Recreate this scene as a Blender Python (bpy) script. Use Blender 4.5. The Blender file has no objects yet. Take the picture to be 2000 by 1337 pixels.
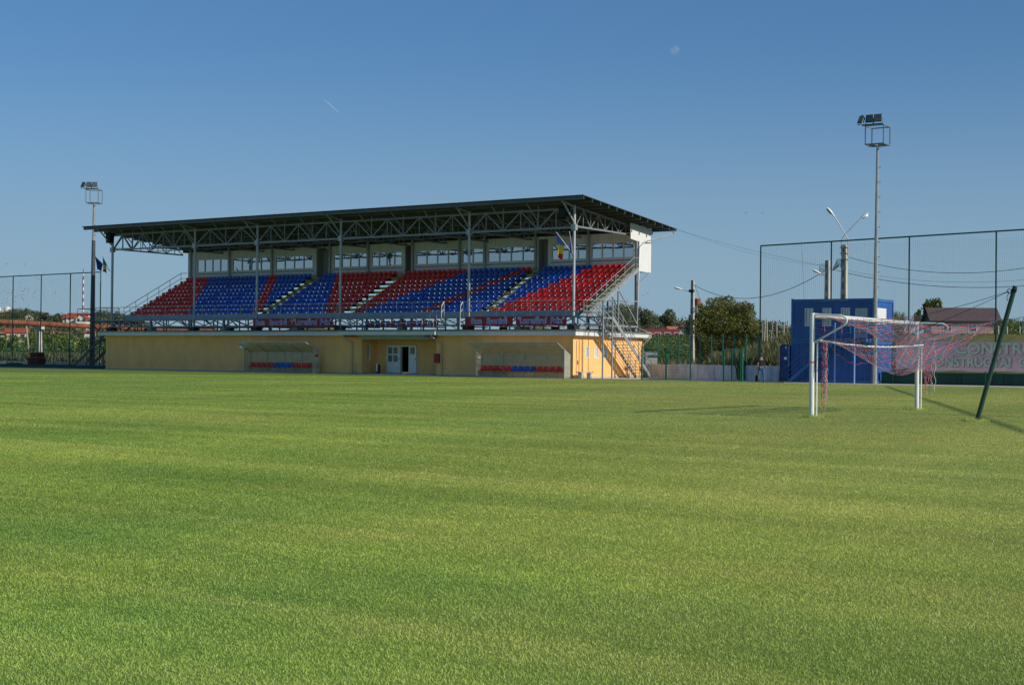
import bpy, math, random
import numpy as np
from mathutils import Vector, Matrix
random.seed(4); RNG = np.random.default_rng(11)
S = bpy.context.scene; COL = S.collection
R = math.radians

# ------------------------------------------------------------------ camera, world, sun
CAM = Vector((52.212, -84.825, 1.345)); YAW, PITCH, ROLL, FPX = R(34.033), R(.626), R(.60), 2827.2
cd = bpy.data.cameras.new('camera'); cam = bpy.data.objects.new('camera', cd); COL.objects.link(cam); S.camera = cam
cd.sensor_width = 36; cd.lens = 36 * FPX / 2000; cd.clip_start = .1; cd.clip_end = 9000
fw = Vector((-math.sin(YAW) * math.cos(PITCH), math.cos(YAW) * math.cos(PITCH), math.sin(PITCH)))
rt = Vector((math.cos(YAW), math.sin(YAW), 0)); up = rt.cross(fw)
r2 = rt * math.cos(ROLL) + up * math.sin(ROLL); u2 = up * math.cos(ROLL) - rt * math.sin(ROLL)
cam.matrix_world = Matrix.Translation(CAM) @ Matrix((r2, u2, -fw)).transposed().to_4x4()

SUN_EL, SUN_AZ = R(27.0), R(1.0)            # azimuth measured from +X towards +Y
sdir = Vector((math.cos(SUN_EL) * math.cos(SUN_AZ), math.cos(SUN_EL) * math.sin(SUN_AZ), math.sin(SUN_EL)))
W = bpy.data.worlds.new('World'); S.world = W; W.use_nodes = True
nt = W.node_tree; nt.nodes.clear()
sky = nt.nodes.new('ShaderNodeTexSky'); sky.sky_type = 'NISHITA'; sky.sun_disc = False
sky.sun_elevation = SUN_EL; sky.sun_rotation = R(90) - SUN_AZ
sky.air_density = 1.0; sky.dust_density = 1.5; sky.ozone_density = 6; sky.altitude = 2000
bg = nt.nodes.new('ShaderNodeBackground'); bg.inputs['Strength'].default_value = .095
wo = nt.nodes.new('ShaderNodeOutputWorld')
gm = nt.nodes.new('ShaderNodeGamma'); gm.inputs[1].default_value = .65      # softer step from zenith to horizon
tint = nt.nodes.new('ShaderNodeVectorMath'); tint.operation = 'MULTIPLY'; tint.inputs[1].default_value = (.52, .80, 1.0)
nt.links.new(sky.outputs[0], gm.inputs[0]); nt.links.new(gm.outputs[0], tint.inputs[0])
tcw = nt.nodes.new('ShaderNodeTexCoord'); sxw = nt.nodes.new('ShaderNodeSeparateXYZ'); nt.links.new(tcw.outputs['Generated'], sxw.inputs[0])
mrw = nt.nodes.new('ShaderNodeMapRange'); mrw.interpolation_type = 'SMOOTHERSTEP'; mrw.inputs['From Min'].default_value = -.02; mrw.inputs['From Max'].default_value = .25
mrw.inputs['To Min'].default_value = .88; mrw.inputs['To Max'].default_value = 0; nt.links.new(sxw.outputs[2], mrw.inputs['Value'])
mxw = nt.nodes.new('ShaderNodeMix'); mxw.data_type = 'RGBA'; mxw.inputs[7].default_value = (1.68, 2.42, 2.98, 1)
nt.links.new(mrw.outputs[0], mxw.inputs[0]); nt.links.new(tint.outputs[0], mxw.inputs[6]); nt.links.new(mxw.outputs[2], bg.inputs[0]); nt.links.new(bg.outputs[0], wo.inputs[0])
sl = bpy.data.lights.new('sun', 'SUN'); so = bpy.data.objects.new('sun', sl); COL.objects.link(so)
sl.energy = 2.3; sl.angle = R(.55); sl.color = (1, .93, .80)
so.rotation_mode = 'QUATERNION'; so.rotation_quaternion = sdir.to_track_quat('Z', 'Y'); so.location = (60, 0, 60)
S.view_settings.view_transform = 'Standard'; S.view_settings.look = 'None'
S.view_settings.exposure = 0.8; S.view_settings.gamma = 1

def place(u, D, z=0.0):
    """world point at bearing column u (2000 px wide frame) and depth D from the camera"""
    lat = (u - 1000) / FPX * D
    return Vector((CAM.x + lat * math.cos(YAW) - D * math.sin(YAW), CAM.y + lat * math.sin(YAW) + D * math.cos(YAW), z))
def hgt(u, v, D):
    """height of something seen at row v, column u, depth D"""
    hv = 668.5 + math.tan(PITCH) * FPX + (u - 1000) * math.tan(ROLL)
    return CAM.z + (hv - v) / FPX * D

# ------------------------------------------------------------------ materials
MAT = {}
def mat(name, col, rough=.7, metal=0., var=.12, scale=3., bump=0., bscale=40., spec=.4, alpha=1., trans=0., streak=None, col2=None):
    if name in MAT: return MAT[name]
    m = bpy.data.materials.new(name); m.use_nodes = True; n = m.node_tree; N = n.nodes; L = n.links
    b = N['Principled BSDF']
    b.inputs['Roughness'].default_value = rough; b.inputs['Metallic'].default_value = metal
    b.inputs['Specular IOR Level'].default_value = spec
    tc = N.new('ShaderNodeTexCoord')
    no = N.new('ShaderNodeTexNoise'); no.inputs['Scale'].default_value = scale; no.inputs['Detail'].default_value = 6
    no.inputs['Roughness'].default_value = .65
    src = tc.outputs['Object']
    if streak:
        mp = N.new('ShaderNodeMapping'); mp.inputs['Scale'].default_value = streak; L.new(src, mp.inputs[0]); src = mp.outputs[0]
    L.new(src, no.inputs['Vector'])
    cr = N.new('ShaderNodeValToRGB'); cr.color_ramp.elements[0].position = .3; cr.color_ramp.elements[1].position = .7
    lo = [c * (1 - var) for c in col]; hi = [min(1, c * (1 + var)) for c in (col2 or col)]
    cr.color_ramp.elements[0].color = (*lo, 1); cr.color_ramp.elements[1].color = (*hi, 1)
    L.new(no.outputs[0], cr.inputs[0]); L.new(cr.outputs[0], b.inputs['Base Color'])
    if bump:
        n2 = N.new('ShaderNodeTexNoise'); n2.inputs['Scale'].default_value = bscale; n2.inputs['Detail'].default_value = 4
        L.new(tc.outputs['Object'], n2.inputs['Vector'])
        bp = N.new('ShaderNodeBump'); bp.inputs['Strength'].default_value = bump; bp.inputs['Distance'].default_value = .02
        L.new(n2.outputs[0], bp.inputs['Height']); L.new(bp.outputs[0], b.inputs['Normal'])
    if alpha < 1:
        b.inputs['Alpha'].default_value = alpha
    if trans:
        tr = N.new('ShaderNodeBsdfTranslucent'); mx = N.new('ShaderNodeMixShader'); mx.inputs[0].default_value = trans
        L.new(cr.outputs[0], tr.inputs[0]); L.new(b.outputs[0], mx.inputs[1]); L.new(tr.outputs[0], mx.inputs[2])
        L.new(mx.outputs[0], N['Material Output'].inputs[0])
    MAT[name] = m; return m

def leafmat(name, a, b_, c, trans=.3, scale=.5, rnd=.5):
    """foliage: hue varies over clumps and from leaf to leaf (attribute rnd)"""
    m = bpy.data.materials.new(name); m.use_nodes = True; n = m.node_tree; N = n.nodes; L = n.links
    for x in list(N):
        if x.type == 'BSDF_PRINCIPLED': N.remove(x)
    g = N.new('ShaderNodeNewGeometry'); no = N.new('ShaderNodeTexNoise'); no.inputs['Scale'].default_value = scale
    no.inputs['Detail'].default_value = 5
    L.new(g.outputs['Position'], no.inputs['Vector'])
    at = N.new('ShaderNodeAttribute'); at.attribute_name = 'rnd'
    mm = N.new('ShaderNodeMix'); mm.inputs[0].default_value = rnd
    L.new(no.outputs[0], mm.inputs[2]); L.new(at.outputs['Fac'], mm.inputs[3])
    cr = N.new('ShaderNodeValToRGB'); e = cr.color_ramp.elements
    e[0].position = .25; e[0].color = (*a, 1); e[1].position = .78; e[1].color = (*c, 1)
    k = e.new(.5); k.color = (*b_, 1)
    L.new(mm.outputs[0], cr.inputs[0])
    d = N.new('ShaderNodeBsdfDiffuse'); t = N.new('ShaderNodeBsdfTranslucent'); mx = N.new('ShaderNodeMixShader'); mx.inputs[0].default_value = trans
    L.new(cr.outputs[0], d.inputs[0]); L.new(cr.outputs[0], t.inputs[0]); L.new(d.outputs[0], mx.inputs[1]); L.new(t.outputs[0], mx.inputs[2])
    gl = N.new('ShaderNodeBsdfGlossy'); gl.inputs['Roughness'].default_value = .5; m3 = N.new('ShaderNodeMixShader'); m3.inputs[0].default_value = .05
    L.new(mx.outputs[0], m3.inputs[1]); L.new(gl.outputs[0], m3.inputs[2])
    L.new(m3.outputs[0], N['Material Output'].inputs[0]); return m

def lawn_nodes(n, src):
    """colour of the mown pitch, from world position: broad mower bands, patches, fine mottling"""
    N = n.nodes; L = n.links
    def noise(sc, mapscale, rot=0, det=5):
        mp = N.new('ShaderNodeMapping'); mp.inputs['Scale'].default_value = mapscale; mp.inputs['Rotation'].default_value = (0, 0, rot)
        L.new(src, mp.inputs[0]); t = N.new('ShaderNodeTexNoise'); t.inputs['Scale'].default_value = sc; t.inputs['Detail'].default_value = det
        t.inputs['Roughness'].default_value = .6
        L.new(mp.outputs[0], t.inputs['Vector']); return t.outputs[0]
    def ramp(f, stops):
        cr = N.new('ShaderNodeValToRGB'); e = cr.color_ramp.elements
        e[0].position, e[0].color = stops[0][0], (*stops[0][1], 1); e[1].position, e[1].color = stops[-1][0], (*stops[-1][1], 1)
        for p, c in stops[1:-1]: k = e.new(p); k.color = (*c, 1)
        L.new(f, cr.inputs[0]); return cr.outputs[0]
    def mix(f, a, b):
        m = N.new('ShaderNodeMix'); m.data_type = 'RGBA'
        if isinstance(f, float): m.inputs[0].default_value = f
        else: L.new(f, m.inputs[0])
        L.new(a, m.inputs[6]); L.new(b, m.inputs[7]); return m.outputs[2]
    big = noise(.075, (1, .55, 1), .3); med = noise(.5, (1, .5, 1), .6); stripe = noise(.45, (.07, 1.5, 1), .03, 4); fine = noise(5, (1, 1, 1), 0, 3)
    cA = ramp(big, [(.40, (.070, .175, .040)), (.5, (.160, .235, .036)), (.60, (.275, .300, .055))])
    cB = ramp(med, [(.34, (.085, .190, .030)), (.5, (.170, .250, .036)), (.68, (.310, .310, .085))])
    cC = ramp(stripe, [(.41, (.085, .165, .024)), (.51, (.175, .245, .036)), (.61, (.285, .310, .070))])
    cD = ramp(fine, [(.3, (.105, .175, .026)), (.7, (.250, .290, .070))])
    o = mix(.36, cA, cB); o = mix(.40, o, cC); o = mix(.18, o, cD)
    # drier, straw-coloured turf towards the goal corner, lusher towards the far touchline
    dp = N.new('ShaderNodeVectorMath'); dp.operation = 'DOT_PRODUCT'; L.new(src, dp.inputs[0]); dp.inputs[1].default_value = (math.cos(YAW), math.sin(YAW), 0)
    mr = N.new('ShaderNodeMapRange'); mr.interpolation_type = 'SMOOTHSTEP'; L.new(dp.outputs['Value'], mr.inputs['Value'])
    c0 = CAM.x * math.cos(YAW) + CAM.y * math.sin(YAW); mr.inputs['From Min'].default_value = c0 - 4; mr.inputs['From Max'].default_value = c0 + 7
    mr.inputs['To Min'].default_value = 0; mr.inputs['To Max'].default_value = .7
    md = N.new('ShaderNodeMath'); md.operation = 'MULTIPLY'; L.new(mr.outputs[0], md.inputs[0]); L.new(noise(.9, (1, .4, 1), .5), md.inputs[1])
    st = N.new('ShaderNodeRGB'); st.outputs[0].default_value = (.285, .262, .088, 1); o = mix(md.outputs[0], o, st.outputs[0])
    # mower bands running with the goal line
    sx = N.new('ShaderNodeSeparateXYZ'); L.new(src, sx.inputs[0])
    a = N.new('ShaderNodeMath'); a.operation = 'MULTIPLY'; a.inputs[1].default_value = math.pi / 5.5; L.new(sx.outputs[0], a.inputs[0])
    w = N.new('ShaderNodeMath'); w.operation = 'SINE'; L.new(a.outputs[0], w.inputs[0])
    k = N.new('ShaderNodeMath'); k.operation = 'MULTIPLY_ADD'; k.inputs[1].default_value = .055; k.inputs[2].default_value = .97; L.new(w.outputs[0], k.inputs[0])
    a2 = N.new('ShaderNodeMath'); a2.operation = 'MULTIPLY_ADD'; a2.inputs[1].default_value = 2 * math.pi / 2.6; L.new(sx.outputs[1], a2.inputs[0]); L.new(med, a2.inputs[2])
    w2 = N.new('ShaderNodeMath'); w2.operation = 'SINE'; L.new(a2.outputs[0], w2.inputs[0])
    k2 = N.new('ShaderNodeMath'); k2.operation = 'MULTIPLY_ADD'; k2.inputs[1].default_value = .038; L.new(w2.outputs[0], k2.inputs[0]); L.new(k.outputs[0], k2.inputs[2]); k = k2
    vm = N.new('ShaderNodeVectorMath'); vm.operation = 'SCALE'; L.new(o, vm.inputs[0]); L.new(k.outputs[0], vm.inputs['Scale'])
    return vm.outputs[0]

def build_lawn_mats():
    m = bpy.data.materials.new('grass_blades'); m.use_nodes = True; n = m.node_tree; N = n.nodes; L = n.links
    N.remove(N['Principled BSDF'])
    g = N.new('ShaderNodeNewGeometry'); c = lawn_nodes(n, g.outputs['Position'])
    at = N.new('ShaderNodeAttribute'); at.attribute_name = 'rnd'
    cr = N.new('ShaderNodeValToRGB'); e = cr.color_ramp.elements
    e[0].position = 0; e[0].color = (.60, .66, .63, 1); e[1].position = 1; e[1].color = (.88, .82, .90, 1)
    k = e.new(.55); k.color = (.70, .70, .72, 1); k = e.new(.88); k.color = (.76, .74, .76, 1)
    L.new(at.outputs['Fac'], cr.inputs[0])
    v0 = N.new('ShaderNodeVectorMath'); v0.operation = 'MULTIPLY'; v0.inputs[1].default_value = (4.4, 3.98, 4.5); L.new(c, v0.inputs[0])
    vm = N.new('ShaderNodeVectorMath'); vm.operation = 'MULTIPLY'; L.new(v0.outputs[0], vm.inputs[0]); L.new(cr.outputs[0], vm.inputs[1])
    d = N.new('ShaderNodeBsdfDiffuse'); t = N.new('ShaderNodeBsdfTranslucent'); mx = N.new('ShaderNodeMixShader'); mx.inputs[0].default_value = .48
    L.new(vm.outputs[0], d.inputs[0]); L.new(vm.outputs[0], t.inputs[0]); L.new(d.outputs[0], mx.inputs[1]); L.new(t.outputs[0], mx.inputs[2])
    gl = N.new('ShaderNodeBsdfGlossy'); gl.inputs['Roughness'].default_value = .42; m3 = N.new('ShaderNodeMixShader'); m3.inputs[0].default_value = .025
    L.new(mx.outputs[0], m3.inputs[1]); L.new(gl.outputs[0], m3.inputs[2]); L.new(m3.outputs[0], N['Material Output'].inputs[0])
    g2 = bpy.data.materials.new('lawn_soil'); g2.use_nodes = True; n = g2.node_tree; N = n.nodes; L = n.links
    g = N.new('ShaderNodeNewGeometry'); c = lawn_nodes(n, g.outputs['Position'])
    L.new(c, N['Principled BSDF'].inputs['Base Color']); N['Principled BSDF'].inputs['Roughness'].default_value = .9
    N['Principled BSDF'].inputs['Specular IOR Level'].default_value = .1
    return m, g2
M_BLADE, M_SOIL = build_lawn_mats()

galv = mat('galvanised_steel', (.40, .42, .43), .45, .4, .14, 5, streak=(1, 1, .4))
galvd = mat('weathered_steel', (.22, .24, .25), .5, .4, .2, 4)
trussm = mat('truss_steel', (.27, .29, .30), .5, .4, .14, 5)
stairdk = mat('dark_steel_and_shade', (.07, .085, .09), .5, .2, .2, 4)
dark = mat('dark_steel', (.035, .037, .038), .6, .2, .2, 4)
roofm = mat('roof_sheet', (.070, .068, .066), .55, .3, .2, 2)
purl = mat('purlin_steel', (.12, .125, .125), .5, .5, .18, 2)
white = mat('white_paint', (.72, .72, .69), .5, 0, .06, 3, streak=(1, 1, .25))
cream = mat('cream_panel', (.86, .84, .84), .55, 0, .06, 2, streak=(1, 1, .3))
fasc = mat('fascia_sheet', (.66, .69, .70), .45, 0, .08, 1.5, streak=(1, 1, .3))
rooftop = mat('flat_roof_felt', (.24, .25, .22), .85, 0, .25, 1.5, bump=.2)
ochre = mat('ochre_render', (.92, .505, .19), .9, 0, .12, 1.1, bump=.35, bscale=60, streak=(1, 1, .5))
plinth = mat('concrete', (.42, .40, .37), .9, 0, .18, 2.5, bump=.3, bscale=30)
conc = mat('pole_concrete', (.50, .47, .40), .9, 0, .2, 3, bump=.3, bscale=25, streak=(1, 1, .3))
bluec = mat('container_blue', (.022, .095, .33), .42, 0, .22, 1.6, spec=.5, streak=(1, 1, .3))
bluel = mat('container_trim_blue', (.035, .13, .36), .42, 0, .15, 2)
green = mat('green_paint', (.012, .085, .055), .45, 0, .25, 3)
greenl = mat('green_post_paint', (.03, .17, .11), .4, 0, .2, 3)
dkgreen = mat('dark_green_wall', (.006, .055, .038), .6, 0, .4, 1.2, bump=.1, streak=(1, 1, .3))
redp = mat('red_seat_plastic', (.80, .035, .030), .25, 0, .1, 2, spec=.7, trans=.22)
bluep = mat('blue_seat_plastic', (.012, .12, .62), .25, 0, .1, 2, spec=.7, trans=.2)
for m_ in (redp, bluep):        # sun-fading differs a little from seat to seat
    N_ = m_.node_tree.nodes; b_ = N_['Principled BSDF']; src_ = b_.inputs['Base Color'].links[0].from_socket
    oi_ = N_.new('ShaderNodeObjectInfo'); hs_ = N_.new('ShaderNodeHueSaturation'); mr_ = N_.new('ShaderNodeMapRange')
    mr_.inputs['To Min'].default_value = .78; mr_.inputs['To Max'].default_value = 1.22
    m_.node_tree.links.new(oi_.outputs['Random'], mr_.inputs['Value']); m_.node_tree.links.new(mr_.outputs[0], hs_.inputs['Value'])
    m_.node_tree.links.new(src_, hs_.inputs['Color']); m_.node_tree.links.new(hs_.outputs[0], b_.inputs['Base Color'])
yel = mat('yellow_step', (.50, .40, .07), .6, 0, .2, 3)
panel = mat('grey_front_panel', (.36, .41, .46), .5, .2, .08, 2)
banner_red = mat('banner_red', (.30, .030, .036), .6, 0, .1, 3)
navy = mat('letter_blue', (.05, .12, .55), .6)
lwhite = mat('letter_white', (.85, .88, .95), .6)
black = mat('black_interior', (.006, .006, .006), .9)
plast = mat('white_plastic', (.78, .80, .80), .3, 0, .03, 3)
goalw = mat('goal_paint', (.78, .79, .76), .4, 0, .10, 6, bump=.05)
rubber = mat('black_rubber', (.02, .02, .02), .7)
redbox = mat('red_box_paint', (.30, .02, .02), .5)
wood = mat('grey_wood', (.35, .30, .24), .8)

def glassmat():
    m = bpy.data.materials.new('reflective_glass'); m.use_nodes = True; N = m.node_tree.nodes; L = m.node_tree.links
    b = N['Principled BSDF']; b.inputs['Base Color'].default_value = (.05, .055, .055, 1); b.inputs['Roughness'].default_value = .15
    g = N.new('ShaderNodeBsdfGlossy'); g.inputs['Roughness'].default_value = .02; g.inputs['Color'].default_value = (.82, .87, .88, 1)
    tc = N.new('ShaderNodeTexCoord'); no = N.new('ShaderNodeTexNoise'); no.inputs['Scale'].default_value = .9
    bp = N.new('ShaderNodeBump'); bp.inputs['Strength'].default_value = .08; bp.inputs['Distance'].default_value = .05
    L.new(tc.outputs['Object'], no.inputs['Vector']); L.new(no.outputs[0], bp.inputs['Height']); L.new(bp.outputs[0], g.inputs['Normal'])
    mx = N.new('ShaderNodeMixShader'); mx.inputs[0].default_value = .55
    L.new(b.outputs[0], mx.inputs[1]); L.new(g.outputs[0], mx.inputs[2]); L.new(mx.outputs[0], N['Material Output'].inputs[0]); return m
GLASS = glassmat()
def clearmat(name, col, fac):
    m = bpy.data.materials.new(name); m.use_nodes = True; N = m.node_tree.nodes; L = m.node_tree.links
    b = N['Principled BSDF']; b.inputs['Roughness'].default_value = .25
    tc = N.new('ShaderNodeTexCoord'); no = N.new('ShaderNodeTexNoise'); no.inputs['Scale'].default_value = 1.6; no.inputs['Detail'].default_value = 4
    L.new(tc.outputs['Object'], no.inputs['Vector'])
    cr = N.new('ShaderNodeValToRGB'); cr.color_ramp.elements[0].position = .35; cr.color_ramp.elements[1].position = .7
    cr.color_ramp.elements[0].color = (*[c * .8 for c in col], 1); cr.color_ramp.elements[1].color = (*col, 1)
    L.new(no.outputs[0], cr.inputs[0]); L.new(cr.outputs[0], b.inputs['Base Color'])
    t = N.new('ShaderNodeBsdfTransparent'); mx = N.new('ShaderNodeMixShader'); mx.inputs[0].default_value = fac
    L.new(t.outputs[0], mx.inputs[1]); L.new(b.outputs[0], mx.inputs[2]); L.new(mx.outputs[0], N['Material Output'].inputs[0]); return m
POLY = clearmat('polycarbonate', (.66, .64, .50), .38)
POLYR = clearmat('roof_polycarbonate', (.62, .58, .45), .55)

# ------------------------------------------------------------------ mesh helpers
class MB:
    def __init__(s): s.v = []; s.f = []; s.m = []
    def add(s, vs, fs, mi=0):
        o = len(s.v); s.v += [tuple(v) for v in vs]; s.f += [tuple(i + o for i in f) for f in fs]; s.m += [mi] * len(fs); return s
    def box(s, x0, x1, y0, y1, z0, z1, mi=0):
        if x0 > x1: x0, x1 = x1, x0
        if y0 > y1: y0, y1 = y1, y0
        if z0 > z1: z0, z1 = z1, z0
        return s.add([(x0, y0, z0), (x1, y0, z0), (x1, y1, z0), (x0, y1, z0), (x0, y0, z1), (x1, y0, z1), (x1, y1, z1), (x0, y1, z1)],
                     [(0, 3, 2, 1), (4, 5, 6, 7), (0, 1, 5, 4), (1, 2, 6, 5), (2, 3, 7, 6), (3, 0, 4, 7)], mi)
    def bar(s, p, q, w=.05, h=None, mi=0):
        """rectangular bar from p to q"""
        p, q = Vector(p), Vector(q); h = h or w; d = (q - p).normalized()
        a = Vector((0, 0, 1)) if abs(d.z) < .95 else Vector((1, 0, 0))
        sx = d.cross(a).normalized() * w / 2; sz = sx.cross(d).normalized() * h / 2
        vs = [p - sx - sz, p + sx - sz, p + sx + sz, p - sx + sz, q - sx - sz, q + sx - sz, q + sx + sz, q - sx + sz]
        return s.add(vs, [(0, 1, 2, 3), (7, 6, 5, 4), (0, 4, 5, 1), (1, 5, 6, 2), (2, 6, 7, 3), (3, 7, 4, 0)], mi)
    def tube(s, pts, r, n=8, mi=0, r1=None, cap=True):
        pts = [Vector(p) for p in pts]; k = len(pts); vs = []; fs = []
        prev = None
        for i, p in enumerate(pts):
            d = (pts[min(i + 1, k - 1)] - pts[max(i - 1, 0)]).normalized()
            if prev is None:
                a = Vector((0, 0, 1)) if abs(d.z) < .9 else Vector((1, 0, 0)); sx = d.cross(a).normalized()
            else:
                sx = (prev - d * prev.dot(d)).normalized()
            prev = sx; sy = d.cross(sx)
            rr = r if r1 is None else r + (r1 - r) * i / (k - 1)
            for j in range(n):
                t = 2 * math.pi * j / n; vs.append(p + (sx * math.cos(t) + sy * math.sin(t)) * rr)
        for i in range(k - 1):
            for j in range(n):
                a = i * n + j; b = i * n + (j + 1) % n; fs.append((a, b, b + n, a + n))
        if cap: fs.append(tuple(range(n))[::-1]); fs.append(tuple((k - 1) * n + j for j in range(n)))
        return s.add(vs, fs, mi)
    def prism(s, prof, axis, a0, a1, mi=0):
        """profile of 2D points extruded along axis 'x' (prof=(y,z)) or 'y' (prof=(x,z))"""
        n = len(prof)
        if axis == 'x': vs = [(a0, p[0], p[1]) for p in prof] + [(a1, p[0], p[1]) for p in prof]
        elif axis == 'y': vs = [(p[0], a0, p[1]) for p in prof] + [(p[0], a1, p[1]) for p in prof]
        else: vs = [(p[0], p[1], a0) for p in prof] + [(p[0], p[1], a1) for p in prof]
        fs = [tuple(range(n))[::-1], tuple(range(n, 2 * n))] + [(i, (i + 1) % n, (i + 1) % n + n, i + n) for i in range(n)]
        return s.add(vs, fs, mi)
    def build(s, name, mats, parent=None, smooth=False, origin=None):
        if not isinstance(mats, (list, tuple)): mats = [mats]
        v = np.array(s.v, float)
        if parent is not None: org = WL[parent.name]
        elif origin is not None: org = Vector(origin)
        else:
            lo, hi = v.min(0), v.max(0); org = Vector(((lo[0] + hi[0]) / 2, (lo[1] + hi[1]) / 2, lo[2]))
        v = v - np.array(org)
        me = bpy.data.meshes.new(name); me.from_pydata(v.tolist(), [], s.f)
        for m in mats: me.materials.append(m)
        me.polygons.foreach_set('material_index', s.m)
        if smooth:
            me.polygons.foreach_set('use_smooth', [True] * len(s.f))
        me.update()
        o = bpy.data.objects.new(name, me); COL.objects.link(o)
        if smooth:
            try: me.set_sharp_from_angle(angle=R(40))
            except Exception: pass
        if parent is not None: o.parent = parent; WL[o.name] = Vector(org)
        else: o.location = org; WL[o.name] = Vector(org)
        return o
WL = {}
def tag(o, label=None, cat=None, group=None, kind=None):
    if label: o['label'] = label
    if cat: o['category'] = cat
    if group: o['group'] = group
    if kind: o['kind'] = kind
    return o
def thing(name, label, cat, loc=(0, 0, 0), group=None):
    o = bpy.data.objects.new(name, None); COL.objects.link(o); o.location = loc; o.empty_display_size = .3
    WL[o.name] = Vector(loc); return tag(o, label, cat, group)
def copy_tree(o, loc, label, group=None, rotz=None, scale=None):
    c = o.copy(); COL.objects.link(c); c.location = loc; c['label'] = label
    if group: c['group'] = group
    if rotz is not None: c.rotation_euler = (0, 0, rotz)
    if scale: c.scale = (scale,) * 3
    def rec(a, b):
        for ch in a.children:
            d = ch.copy(); COL.objects.link(d); d.parent = b; rec(ch, d)
    rec(o, c); WL[c.name] = Vector(loc); return c
def bulk(name, V, F, mats, rnd=None, parent=None, loc=(0, 0, 0)):
    """numpy mesh: V (n,3); F (m,k) constant k"""
    me = bpy.data.meshes.new(name); V = np.asarray(V, np.float32) - np.array(loc, np.float32); F = np.asarray(F, np.int32); k = F.shape[1]
    me.vertices.add(len(V)); me.vertices.foreach_set('co', V.ravel())
    me.loops.add(F.size); me.loops.foreach_set('vertex_index', F.ravel())
    me.polygons.add(len(F)); me.polygons.foreach_set('loop_start', np.arange(len(F), dtype=np.int32) * k)
    me.polygons.foreach_set('loop_total', np.full(len(F), k, np.int32))
    me.update(calc_edges=True)
    if rnd is not None:
        a = me.attributes.new('rnd', 'FLOAT', 'POINT'); a.data.foreach_set('value', np.asarray(rnd, np.float32))
    me.materials.append(mats)
    o = bpy.data.objects.new(name, me); COL.objects.link(o)
    if parent is not None: o.parent = parent
    else: o.location = loc
    return o
def text_part(txt, name, h, m, parent, pos, xs=1., off=0., ext=.004, font_shear=0, width=None, bold=0.):
    """raised lettering on a plane facing -Y, centred on pos"""
    cu = bpy.data.curves.new(name, 'FONT'); cu.body = txt; cu.align_x = 'CENTER'; cu.align_y = 'CENTER'; cu.size = h; cu.offset = off + bold
    cu.extrude = ext; cu.shear = font_shear
    t = bpy.data.objects.new(name, cu); COL.objects.link(t)
    dg = bpy.context.evaluated_depsgraph_get(); me = bpy.data.meshes.new_from_object(t.evaluated_get(dg)); COL.objects.unlink(t); bpy.data.objects.remove(t)
    v = np.empty(len(me.vertices) * 3); me.vertices.foreach_get('co', v); v = v.reshape(-1, 3)
    if width: xs = width / (v[:, 0].max() - v[:, 0].min())
    w = np.stack([v[:, 0] * xs + pos[0], -v[:, 2] + pos[1], v[:, 1] + pos[2]], 1) - np.array(WL[parent.name])
    me.vertices.foreach_set('co', w.ravel()); me.materials.clear(); me.materials.append(m); me.update()
    o = bpy.data.objects.new(name, me); COL.objects.link(o); o.parent = parent; WL[o.name] = WL[parent.name]
    return o
def wallgrid(mb, axis, fixed, a0, a1, z0, z1, holes, th):
    """wall slab with rectangular holes; axis 'x': runs along x at y in (fixed, fixed+th); axis 'y': along y at x in (fixed-th, fixed)"""
    cuts = sorted(set([a0, a1] + [h[0] for h in holes] + [h[1] for h in holes]))
    for i in range(len(cuts) - 1):
        c0, c1 = cuts[i], cuts[i + 1]; zz = [(z0, z1)]
        for h in holes:
            if h[0] <= c0 + 1e-6 and h[1] >= c1 - 1e-6:
                zz = [p for z in zz for p in ((z[0], min(z[1], h[2])), (max(z[0], h[3]), z[1])) if p[1] - p[0] > 1e-4]
        for p in zz:
            if axis == 'x': mb.box(c0, c1, fixed, fixed + th, p[0], p[1])
            else: mb.box(fixed - th, fixed, c0, c1, p[0], p[1])

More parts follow.
